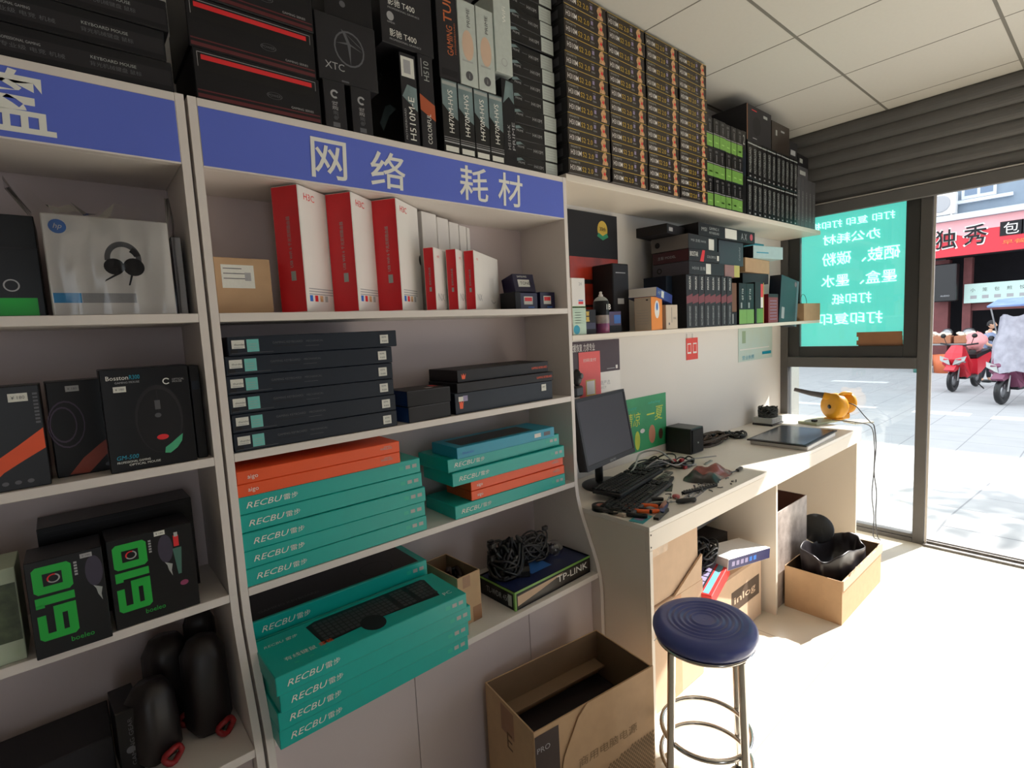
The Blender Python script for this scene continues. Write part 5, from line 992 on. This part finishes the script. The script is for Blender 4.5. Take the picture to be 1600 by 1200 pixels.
b = MB(); b.lathe([(.0, SH-.0525), (R-.012, SH-.0525), (R-.006, SH-.055), (R-.008, SH-.062), (0, SH-.062)], CHM, n=48); b.build('seat_plate', st)
for k in range(4):
    a = PI/4+k*PI/2; b = MB(); c, d = rot2(a); b.tube([(c*.134, d*.134, SH-.062), (c*.143, d*.143, .25), (c*.151, d*.151, .006)], .0115, CHM, 14); b.lathe([(.013, 0), (.013, .012), (.011, .014)], PLB, (c*.151, d*.151, 0), 12); b.build('leg', st)
for z, r_ in ((.205, .131), (.110, .134)):
    b = MB(); b.tube([(r_*math.cos(2*PI*i/48), r_*math.sin(2*PI*i/48), z) for i in range(48)], .0075, CHM, 10, closed=True); b.build('foot_ring', st)
b = MB(); b.tube(smooth_path([(0, 0, .44), (.005, -.004, .40), (-.003, -.006, .37), (.0, -.004, .345)], 4), .0015, WHC, 5); b.tube(smooth_path([(-.03, 0, .345), (-.012, -.004, .352), (0, -.004, .345), (.012, -.006, .352), (.006, -.004, .334), (.018, -.004, .31)], 4), .0018, WHC, 5)
place(b, 'white_string', 'knotted white string hanging at the front edge of the desk panel', 'string', (1.245, -.330, 0))
# ================================================================== STREET OUTSIDE
GZ = -.365      # the street lies lower than the shop floor
b = MB(); b.prism([(XW+.12, -.02), (4.4, -.02), (8.2, GZ), (60, GZ), (60, GZ-.3), (XW+.12, GZ-.3)], -40, 40, PAV, 'y')
for i_, v_ in enumerate(b.v): b.v[i_] = V((v_.x, v_.y, v_.z))
struct('ground', b)
def street(o):
    x, y, z = o.location; o.location = (1.25*x+.064, 1.25*y+.341, 1.25*z+GZ+.025); o.scale = (1.25, 1.25, 1.25); return o
b = MB(); RDW = M('road_paint', (222, 222, 220), .8, nz=.2, ns=6)
def stripe(y0, y1, x0, x1, label):
    b = MB(); n = 10; rr = random.Random(int(y0*100)); P = [(x0+rr.uniform(-.02, .02), y0+(y1-y0)*i/n) for i in range(n+1)]+[(x1+rr.uniform(-.02, .02), y1-(y1-y0)*i/n) for i in range(n+1)]
    b.prism(P, GZ+.0005, GZ+.004, RDW, 'z'); place(b, 'road_marking', label, 'road marking', (0, 0, 0), 0, 'worn white road markings')
stripe(.30, 1.10, 11.25, 11.6, 'worn white road mark between the post and the parked red scooter')
stripe(-2.2, .02, 11.15, 11.5, 'worn white road mark below the canopied scooter')
stripe(1.7, 3.2, 11.4, 11.65, 'worn white road mark seen through the lower window pane'); stripe(2.6, 3.9, 15.8, 16.1, 'far worn white road mark seen through the lower window pane')
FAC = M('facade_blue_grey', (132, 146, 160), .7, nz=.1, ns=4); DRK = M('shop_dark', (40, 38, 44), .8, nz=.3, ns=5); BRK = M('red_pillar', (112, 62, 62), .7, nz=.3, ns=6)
XF = 17.0
bd = thing('shop_building', 'blue grey shop building across the street with open dark shopfront', 'building', (XF, 0, 0)); street(bd)
b = MB(); b.box(0, 5, -14, 14, 3.5, 7.9, FAC); b.box(.0, 5, 2.15, 14, -.02, 3.5, M('facade_pale', (150, 150, 156), .8)); b.box(0, 5, -14, -7, -.02, 3.5, MATS['facade_pale']); b.build('upper_wall', bd)
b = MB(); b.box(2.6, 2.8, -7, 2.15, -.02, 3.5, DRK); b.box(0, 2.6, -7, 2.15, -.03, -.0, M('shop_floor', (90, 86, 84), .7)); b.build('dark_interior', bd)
b = MB(); b.box(.02, .35, 1.62, 1.98, -.02, 2.7, BRK); b.build('pillar', bd); b = MB(); b.box(.02, .30, 1.18, 1.34, -.02, 2.7, BRK); b.build('pillar', bd); b = MB(); b.box(.0, .2, 2.0, 2.15, -.02, 2.7, DRK); b.build('door_jamb', bd)
b = MB(); b.box(.1, .3, -6, 1.2, 1.38, 1.56, BRK); b.build('lintel', bd)
WFR = M('window_white', (200, 206, 214), .5); WGL = M('window_dim', (110, 128, 150), .2)
for y0, y1 in ((.78, 1.42), (-2.2, -.9), (3.2, 4.4), (5.5, 6.7)):
    b = MB(); b.box(-.05, .0, y0, y1, 4.12, 5.3, WFR); b.box(-.06, -.05, y0+.06, (y0+y1)/2-.03, 4.2, 5.22, WGL); b.box(-.06, -.05, (y0+y1)/2+.03, y1-.06, 4.2, 5.22, WGL); b.box(-.12, 0, y0-.3, y1+.3, 4.02, 4.10, WFR); b.build('window', bd)
ac = thing('air_conditioner', 'white air conditioner unit on the facade at the top of the door opening', 'air conditioner', (XF-.36, 1.48, 3.78)); street(ac)
b = MB(); b.box(0, .30, 0, .74, 0, .55, WHC, .02); b.lathe([(.21, 0), (.21, -.012), (.18, -.016), (.0, -.014)], GRY, (-.001, .30, .275), 24, 'x'); b.build('unit_casing', ac); b = MB(); b.box(-.02, .35, .05, .09, -.20, .0, ALB); b.box(-.02, .35, .62, .66, -.06, .0, ALB); b.build('wall_bracket', ac)
aw = thing('shop_sign', 'long red shop sign board with black characters across the street', 'sign', (XF-.62, 0, 0)); street(aw)
SRD = M('sign_red', (206, 48, 62), .5, nz=.06, ns=3); SPK = M('sign_pink', (232, 168, 172), .5, nz=.1, ns=3)
b = MB(); b.box(.0, .12, -7, 2.12, 2.72, 3.56, SRD); b.box(.12, .62, -7, 2.12, 2.72, 2.80, DRK); b.build('sign_board', aw)
b = MB(); pk = [(2.12, 3.56), (-7, 3.56)]; rr = random.Random(2); y = -7
while y < 2.0: pk.append((y, 3.26+.06*math.sin(y*4)+.03*math.sin(y*9))); y += .12
pk.append((2.12, 3.22)); b.prism(pk, -.012, -.001, SPK, 'x'); b.build('cloud_border', aw)
b = MB(); b.box(-.16, .5, -7, 2.14, 3.565, 3.70, WFR); b.build('top_ledge', aw)
fs = (V((0, 2.12, 2.72)), V((0, -1, 0)), V((0, 0, 1)), V((-1, 0, 0)))
for t_, u, v, h, wd_ in (('独', .33, .20, .46, .40), ('秀', .86, .22, .46, .42)):
    b = MB(); b.text(fs, t_, u-.03, v-.03, h+.06, WHC, w=wd_+.06, lift=.014, bold=.045 if False else .008); b.text(fs, t_, u, v, h, BLK, w=wd_, lift=.022, bold=.01); b.build('sign_character', aw)
for i, t_ in enumerate('包子稀饭'):
    b = MB(); b.rect(fs, 1.50+.36*i, .34, 1.88+.36*i, .66, BLK, .014); b.text(fs, t_, 1.56+.36*i, .37, .26, WHC, w=.26, lift=.02); b.build('sign_character', aw)
b = MB(); b.text(fs, '早餐 面条 米粉', 1.55, .14, .10, M('sign_orange', (240, 130, 70), .5), w=1.3, lift=.014); b.build('sign_small_print', aw)
b = MB(); b.box(0, .03, -3.2, 1.20, 2.34, 2.38, M('lamp_tube', (240, 225, 190), .4)); b.box(0, .02, .2, 1.75, 2.46, 2.56, WFR); place(b, 'lamp_batten', 'thin lamp batten hanging under the red shop sign', 'lamp', (XF-.30, 0, 0)) if False else None
bn = thing('menu_banner', 'pale mint menu banner hanging in the open shopfront across the street', 'banner', (XF-.05, 1.30, 1.57)); street(bn); b = MB(); b.box(-.02, 0, -4.2, 0, 0, .47, M('banner_mint', (196, 222, 214), .6, nz=.05)); b.build('banner_sheet', bn)
b = MB(); fb = (V((-.02, 0, 0)), V((0, -1, 0)), V((0, 0, 1)), V((-1, 0, 0)))
for i in range(14):
    b = MB(); b.text(fb, '小笼包煎饺豆浆油条拌面米粉汤圆'[i], .12+.22*i, .27, .09, PLG, w=.09, lift=.003); b.rect(fb, .12+.22*i, .10, .24+.22*i, .18, GRY, .003); b.build('menu_entry', bn)
b = MB(); b.box(0, .4, 0, .46, 0, .93, PLB, .02); b.text((V((0, .46, 0)), V((0, -1, 0)), V((0, 0, 1)), V((-1, 0, 0))), 'AUDIO', .16, .12, .04, GRY); sk_ = place(b, 'loudspeaker', 'big dark speaker cabinet hanging left of the menu banner', 'speaker', (XF-.45, 1.40, 1.64)); street(sk_)
TBL = M('stall_table', (120, 130, 126), .5)
tb_ = thing('stall_table', 'grey steel stall table with food trays before the open shop', 'table', (15.4, 0, -.02)); street(tb_); b = MB(); b.box(0, .75, .1, 1.98, .62, .66, STL, .01); b.build('table_top', tb_)
for x_, y_ in ((.05, .16), (.05, 1.9), (.68, .16), (.68, 1.9)): b = MB(); b.tube([(x_, y_, 0), (x_, y_, .62)], .025, STL, 8); b.build('leg', tb_)
WOO = M('bamboo_tray', (168, 110, 80), .7, nz=.2); DOU = M('dough', (240, 226, 206), .7, nz=.1)
for i, y_ in enumerate((1.52, 1.02, .52)):
    t = thing('steamer_tray', 'square bamboo tray heaped with pale buns, %s on the stall table' % OLR[i], 'tray', (15.55, y_, .642), 0, 'bamboo trays with pale buns'); street(t); b = MB(); b.box(0, .40, -.22, .22, 0, .17, WOO, .01); b.build('tray_body', t)
    b = MB(); rr = random.Random(i)
    for k in range(16): b.blob((.20+rr.uniform(-.13, .13), rr.uniform(-.15, .15), .17+rr.uniform(0, .07)), (.055, .055, .04), DOU, k, .08, 8)
    tag(b.build('buns', t), kind='stuff')
for (x_, y_, w_, h_, m_, lab) in ((15.2, 1.35, .42, .42, M('orange_tub', (206, 110, 70), .5), 'orange tub on the ground under the stall table'), (15.15, 1.78, .30, .30, M('teal_crate', (80, 140, 130), .5), 'teal crate at the left under the stall table')):
    b = MB(); b.lathe([(.0, .0), (w_*.42, .0), (w_*.5, h_), (w_*.46, h_), (w_*.40, .03), (0, .03)], m_, n=18); street(place(b, 'tub', lab, 'tub', (x_, y_, -.02)))
for i, (y_, z_, w_) in enumerate(((1.45, .642, .22), (1.05, .642, .26), (.30, .642, .24))):
    b = MB(); b.lathe([(0, 0), (w_*.5, 0), (w_*.5, .26), (w_*.3, .32), (0, .34)], STL, n=18); place(b, 'steel_pot', 'lidded steel pot behind the bun trays, %s from left' % OLR[i], 'pot', (16.06, y_, z_), 0, 'lidded steel pots').name and street(bpy.context.scene.collection.objects[-1])
def scooter(name, label, loc, yaw, body, dark, canopy=False):
    t = thing(name, label, 'scooter', loc, yaw)
    for x_ in (.62, -.62):
        b = MB(); b.lathe([(.11, -.02), (.19, -.05), (.235, -.035), (.25, 0), (.235, .035), (.19, .05), (.11, .02)], PLB, (x_, 0, .25), 28, 'y'); b.lathe([(.0, -.03), (.05, -.03), (.125, -.022), (.125, .022), (.05, .03), (0, .03)], STL, (x_, 0, .25), 20, 'y'); b.build('wheel', t)
    b = MB(); sec = [(.50, .50, .16), (.64, .62, .20), (.70, .72, .16), (.62, .86, .15), (.48, 1.02, .10), (.36, 1.0, .10), (.32, .60, .24), (.28, .34, .20), (.34, .30, .16)]
    nn = len(sec); vs = [(x_, s_*h_, z_) for s_ in (-1, 1) for x_, z_, h_ in sec]+[(x_+.03, 0, z_+.01) for x_, z_, h_ in sec]
    b.add(vs, [tuple(range(nn)), tuple(reversed(range(nn, 2*nn)))], body); b.add(vs, [(i, 2*nn+i, 2*nn+(i+1) % nn, (i+1) % nn) for i in range(nn)]+[(2*nn+i, nn+i, nn+(i+1) % nn, 2*nn+(i+1) % nn) for i in range(nn)], body); b.prism([(.60, .50), (.80, .46), (.86, .50), (.72, .60), (.52, .62)], -.09, .09, body, 'y')
    b.build('front_fairing', t)
    b = MB()
    for s_ in (-1, 1): b.add([(.735, s_*.02, .60), (.70, s_*.22, .70), (.66, s_*.24, .80), (.715, s_*.06, .74), (.66, s_*.02, .56), (.60, s_*.22, .66)], [(0, 1, 2, 3), (0, 1, 5, 4)], SIL)
    b.build('headlight', t)
    b = MB(); b.box(-.25, .36, -.15, .15, .26, .34, dark, .02); b.build('footboard', t)
    b = MB(); b.prism([(-.22, .32), (-.18, .68), (-.50, .74), (-.92, .80), (-.98, .70), (-.78, .52), (-.40, .36)], -.16, .16, body, 'y'); b.build('rear_body', t)
    b = MB(); b.prism([(-.16, .70), (-.14, .78), (-.45, .82), (-.88, .86), (-.92, .80), (-.5, .74)], -.15, .15, PLB, 'y'); b.build('seat', t)
    b = MB(); b.tube([(.62, .0, .25), (.44, 0, .95), (.40, 0, 1.02)], .03, STL, 10); b.tube([(.36, -.34, 1.06), (.42, -.12, 1.02), (.42, .12, 1.02), (.36, .34, 1.06)], .018, PLB, 8); b.tube([(.62, -.08, .25), (.56, -.08, .55)], .022, STL, 8); b.tube([(.62, .08, .25), (.56, .08, .55)], .022, STL, 8); b.build('handlebar', t)
    for s_ in (-1, 1): b = MB(); b.tube([(.38, s_*.22, 1.04), (.40, s_*.27, 1.20)], .007, PLB, 6); b.lathe([(.0, -.01), (.05, -.008), (.05, .006), (0, .01)], PLB, (.40, s_*.28, 1.23), 14, 'x'); b.build('mirror', t)
    b = MB(); b.tube([(-.05, .12, .26), (-.02, .34, .03)], .014, PLB, 8); b.build('side_stand', t)
    if canopy:
        b = MB(); b.prism([(.70, 1.82), (.30, 1.93), (-.4, 1.95), (-.95, 1.86), (-.95, 1.89), (-.4, 1.99), (.30, 1.97), (.72, 1.85)], -.24, .52, M('canopy_blue', (70, 110, 190), .4, nz=.2, ns=4, rgb2=(170, 190, 220)), 'y'); b.build('roof_canopy', t)
        b = MB(); b.tube([(.46, -.1, 1.0), (.66, -.20, 1.80)], .014, STL, 6); b.build('canopy_pole', t)
        b = MB(); b.tube([(.46, .2, 1.0), (.66, .46, 1.80)], .014, STL, 6); b.build('canopy_pole', t)
        b = MB(); b.tube([(-.85, 0, .85), (-.85, 0, 1.88)], .018, STL, 6); b.build('canopy_pole', t)
        b = MB(); n = 12; vs = []
        for j in range(5):
            z = .62+.26*j; r_ = .40 if j < 3 else .42-.03*j
            for i in range(n+1): a = -PI*.62+PI*1.24*i/n; vs.append((.32+.45*math.cos(a)*(1-.06*j)+.03*math.sin(9*a+j), (r_-.04)*math.sin(a)*1.05+.12, z+.03*math.sin(5*a+j)))
        b.add(vs, [(j*(n+1)+i, j*(n+1)+i+1, (j+1)*(n+1)+i+1, (j+1)*(n+1)+i) for j in range(4) for i in range(n)], M('rain_cover', (140, 140, 152), .3, nz=.3, ns=8, rgb2=(190, 188, 200)), True); b.build('rain_cover', t)
    return t
scooter('motor_scooter', 'parked red scooter with silver headlights outside the shop', (15.22, .97, GZ), 170, M('scooter_red', (206, 44, 58), .3), PLB)
PNK = M('pink_cloth', (226, 150, 150), .8, nz=.15, ns=8)
b = MB(); b.blob((0, 0, .20), (.34, .17, .20), PNK, 4, .18, 16); place(b, 'cloth_cover', 'pink cloth draped over the seat of the parked red scooter', 'cloth', (15.70, .86, GZ+.86), 170)
scooter('motor_scooter', 'plum coloured scooter with blue canopy and clear rain cover', (13.56, -.07, GZ), 165, M('scooter_plum', (122, 66, 92), .3), CHR, True)
# people
def skin_mesh(name, chains, m, parent, root=0, sub=1):
    me = bpy.data.meshes.new(name); vs = []; es = []; rs = []; idx = {}
    def vid(p, r):
        k = tuple(round(q, 4) for q in p)
        if k not in idx: idx[k] = len(vs); vs.append(p); rs.append(r)
        return idx[k]
    for ch in chains:
        pr = None
        for p, r in ch:
            i = vid(p, r)
            if pr is not None and pr != i: es.append((pr, i))
            pr = i
    me.from_pydata(vs, es, []); o = bpy.data.objects.new(name, me); COL.objects.link(o); o.parent = parent
    sk = o.modifiers.new('skin', 'SKIN'); sk.use_smooth_shade = True
    if not me.skin_vertices: me.attributes  # layer is made by the modifier
    bm = bmesh.new(); bm.from_mesh(me); lay = bm.verts.layers.skin.verify(); bm.verts.ensure_lookup_table()
    for v, r in zip(bm.verts, rs): v[lay].radius = (r, r) if not isinstance(r, tuple) else r
    bm.verts[root][lay].use_root = True; bm.to_mesh(me); bm.free()
    ss = o.modifiers.new('sub', 'SUBSURF'); ss.levels = sub; ss.render_levels = sub
    me.materials.append(m); return o
SKN = M('skin', (206, 160, 132), .6); HAI = M('black_hair', (28, 24, 24), .6)
def hand(w, d, s_):
    """five bent fingers from a palm; w wrist point, d direction"""
    w = Vector(w); d = Vector(d).normalized(); side = d.cross(Vector((0, 1, 0))); side = side.normalized() if side.length > .1 else Vector((1, 0, 0)); pn = d.cross(side)
    palm = w+d*.075; ch = [[(tuple(w), .024), (tuple(w+d*.04), (.036)), (tuple(palm), .034)]]
    for k, (o_, ln) in enumerate(((-.03, .062), (-.01, .072), (.011, .068), (.03, .054))):
        a = palm+side*o_; ch.append([(tuple(palm), .034), (tuple(a+d*.015), .011), (tuple(a+d*ln*.6+pn*.012*s_), .0095), (tuple(a+d*ln+pn*.035*s_), .008)])
    a = w+d*.03-side*.035; ch.append([(tuple(w+d*.04), .036), (tuple(a), .013), (tuple(a-side*.018+d*.03+pn*.01*s_), .010), (tuple(a-side*.02+d*.055+pn*.02*s_), .009)])
    return ch
def person(label, loc, yaw, shirt, trous, seated=False, mask=None, arms=None):
    t = thing('person', label, 'person', loc, yaw)
    hp = .92 if not seated else .90
    pel = (0, 0, hp); ch = (0.03, 0, hp+.28); nk = (0.04, 0, hp+.50); hd = (0.07, 0, hp+.60)
    if seated: legs = lambda s_: [((0, s_*.09, hp-.04), .085), ((.42, s_*.12, hp-.06), .065), ((.44, s_*.12, hp-.42), .045), ((.44, s_*.12, hp-.50), .04), ((.56, s_*.12, hp-.53), .03)]
    else: legs = lambda s_: [((0, s_*.09, hp-.06), .085), ((.03*s_, s_*.10, hp-.46), .060), ((-.02+.05*s_, s_*.10, .10), .040), ((.02+.05*s_, s_*.10, .045), .042), ((.15+.05*s_, s_*.11, .035), .032)]
    arm = arms or (lambda s_: [((.03, s_*.17, hp+.44), .052), ((.06, s_*.24, hp+.18), .040), ((.26, s_*.20, hp+.10), .028)])
    C = [[(pel, .12), (ch, .14), ((.03, 0, hp+.42), .11), (nk, .052), (hd, .05)]]
    for s_ in (-1, 1):
        C.append([(pel, .12)]+legs(s_)); A = arm(s_); C.append([((.03, 0, hp+.42), .11)]+A); w0 = Vector(A[-1][0]); d0 = w0-Vector(A[-2][0]); C += [[(tuple(A[-1][0]), .024)]+c_[1:] if i_ == 0 else c_ for i_, c_ in enumerate(hand(w0, d0, -s_))]
    body = skin_mesh('body', C, SKN, t)
    h = MB(); n = 18; H0 = Vector((.085, 0, hp+.715)); vs = []
    for i in range(13):
        th = PI*i/12
        for k in range(n):
            a = 2*PI*k/n; x_ = .098*math.sin(th)*math.cos(a); y_ = .076*math.sin(th)*math.sin(a); z_ = .118*math.cos(th)
            if z_ < -.02: x_ *= 1-.25*(-z_-.02)/.1; y_ *= 1-.35*(-z_-.02)/.1; x_ += .010
            f_ = max(0, math.cos(a))*math.sin(th)
            if f_ > .93 and -.035 < z_ < .02: x_ += .022                      # nose
            if f_ > .80 and .0 < z_ < .035 and abs(y_) > .015: x_ -= .008      # eye hollows
            if f_ > .9 and -.075 < z_ < -.055: x_ += .006                      # lips
            if abs(abs(a-PI)-PI/2) < .2 and -.03 < z_ < .03: y_ *= 1.18         # ears
            vs.append(H0+Vector((x_, y_, z_)))
    h.add(vs, [(i*n+k, i*n+(k+1) % n, (i+1)*n+(k+1) % n, (i+1)*n+k) for i in range(12) for k in range(n)], SKN, True)
    for s_ in (-1, 1): h.blob(H0+Vector((.090, s_*.030, .012)), (.008, .011, .007), BLK, 1, 0, 8)
    h.build('head', t)
    h = MB(); vs = []
    for i in range(9):
        th = PI*.60*i/8
        for k in range(n):
            a = 2*PI*k/n; c = math.cos(a); th2 = th*(.62 if c > .5 else (.85 if c > 0 else 1.0)); vs.append(H0+Vector((-.008+.104*math.sin(th2)*c, .083*math.sin(th2)*math.sin(a), .006+.122*math.cos(th2))))
    h.add(vs, [(i*n+k, i*n+(k+1) % n, (i+1)*n+(k+1) % n, (i+1)*n+k) for i in range(8) for k in range(n)], HAI, True); h.build('hair', t)
    skin_mesh('shirt', [[((0, 0, hp-.10), .165), ((.015, 0, hp+.10), .165), (ch, .185), ((.03, 0, hp+.42), .155), ((.04, 0, hp+.50), .075)]]+[[((.03, 0, hp+.42), .155), (arm(s_)[0][0], .085), (tuple((Vector(arm(s_)[0][0])*.35+Vector(arm(s_)[1][0])*.65)), .070)] for s_ in (-1, 1)], shirt, t)
    skin_mesh('trousers', [[((0, 0, hp-.02), .138)]+[(p, r*1.35) for p, r in legs(s_)[:3]] for s_ in (-1, 1)], trous, t)
    for s_ in (-1, 1):
        q = Vector(legs(s_)[-1][0]); h = MB(); h.blob(q+Vector((-.05, 0, .005)), (.13, .05, .045), PLB, 3, .03, 12); h.build('shoe', t)
    if mask:
        h = MB(); h.blob(H0+Vector((.055, 0, -.055)), (.062, .070, .045), mask, 2, .0, 14); h.build('face_mask', t)
    return t
PW = person('person in blue grey shirt and black trousers standing behind the parked red scooter', (16.85, .66, GZ), -100, M('shirt_blue_grey', (128, 142, 172), .8), M('black_trousers', (34, 34, 42), .8)); PW.scale = (.86, .86, .86); PW.location.y += .16
person('person in dark jacket and pale blue mask riding the plum coloured scooter', (13.92, -.17, GZ), 165, M('dark_jacket', (60, 58, 66), .8), M('dark_trousers', (44, 44, 52), .8), True, M('mask_blue', (150, 200, 214), .7), lambda s_: [((.03, s_*.17, .90+.44), .052), ((.18, s_*.24, .90+.22), .040), ((.40, s_*.26, .90+.20), .028)])
# street tree outside the frame to the right whose crown shades the pavement
tr = thing('street_tree', 'leafy street tree on the pavement right of the doorway view', 'tree', (12.8, -3.15, GZ))
b = MB(); b.tube([(0, 0, 0), (.03, .02, 2.2), (-.02, .04, 4.2), (.02, 0, 5.8)], [.13, .11, .08, .03], M('bark', (92, 76, 62), .9, nz=.3, ns=8, bump=.6), 12); [b.tube([(0, .03, 4.6+.3*k), (.6*math.cos(2.2*k), .6*math.sin(2.2*k), 5.5+.25*k)], [.04, .012], MATS['bark'], 6) for k in range(4)]; b.build('trunk', tr)
b = MB(); rr = random.Random(77); LF = M('leaf_green', (70, 106, 52), .7, nz=.3, ns=5)
for k in range(900):
    a, c, q = rr.uniform(0, 2*PI), rr.uniform(-1, 1), rr.random()**.5; s_ = math.sqrt(1-c*c); p = V((1.05*q*s_*math.cos(a), 1.0*q*s_*math.sin(a), 6.0+.75*q*c)); d1 = V((rr.uniform(-1, 1), rr.uniform(-1, 1), rr.uniform(-.4, .4))).normalized()*.09; d2 = d1.cross(V((rr.uniform(-1, 1), rr.uniform(-1, 1), 1))).normalized()*.05
    b.add([p-d1, p+d2, p+d1, p-d2], [(0, 1, 2, 3)], LF)
tag(b.build('foliage', tr), kind='stuff')
# more clutter on the workbench
rr = random.Random(15)
for i, (x_, y_, w_, d_, h_, a, m_, lab) in enumerate(((1.655, -.120, .12, .05, .012, 24, CHR, 'slim dark drive tray beside the circuit board scrap'), (1.470, -.165, .05, .04, .020, 10, CHR, 'small dark cube shaped relay in front of the keyboards'),
        (1.700, -.060, .14, .035, .010, 16, SCRP, 'scratched metal bracket between keyboards and bag'), (1.560, .045, .10, .07, .018, -10, PLB, 'flat black hub behind the keyboards'), (1.405, -.185, .07, .030, .009, 60, M('olive_chip', (84, 92, 66), .5), 'olive chip carrier next to the grey dish'),
        (2.060, -.060, .09, .012, .006, 8, SIL, 'short bright metal strip behind the dark red bag'), (1.225, -.205, .05, .05, .014, 0, BGE, 'pale beige block at the left edge of the workbench'))):
    b = MB(); b.box(0, w_, 0, d_, 0, h_, m_, .0015)
    for k in range(4): b.box(w_*(.1+.2*k), w_*(.22+.2*k), d_*.25, d_*.7, h_, h_+.003, SCRP, .0005)
    place(b, 'electronic_part', lab, 'electronic part', (x_, y_, ZD), a)
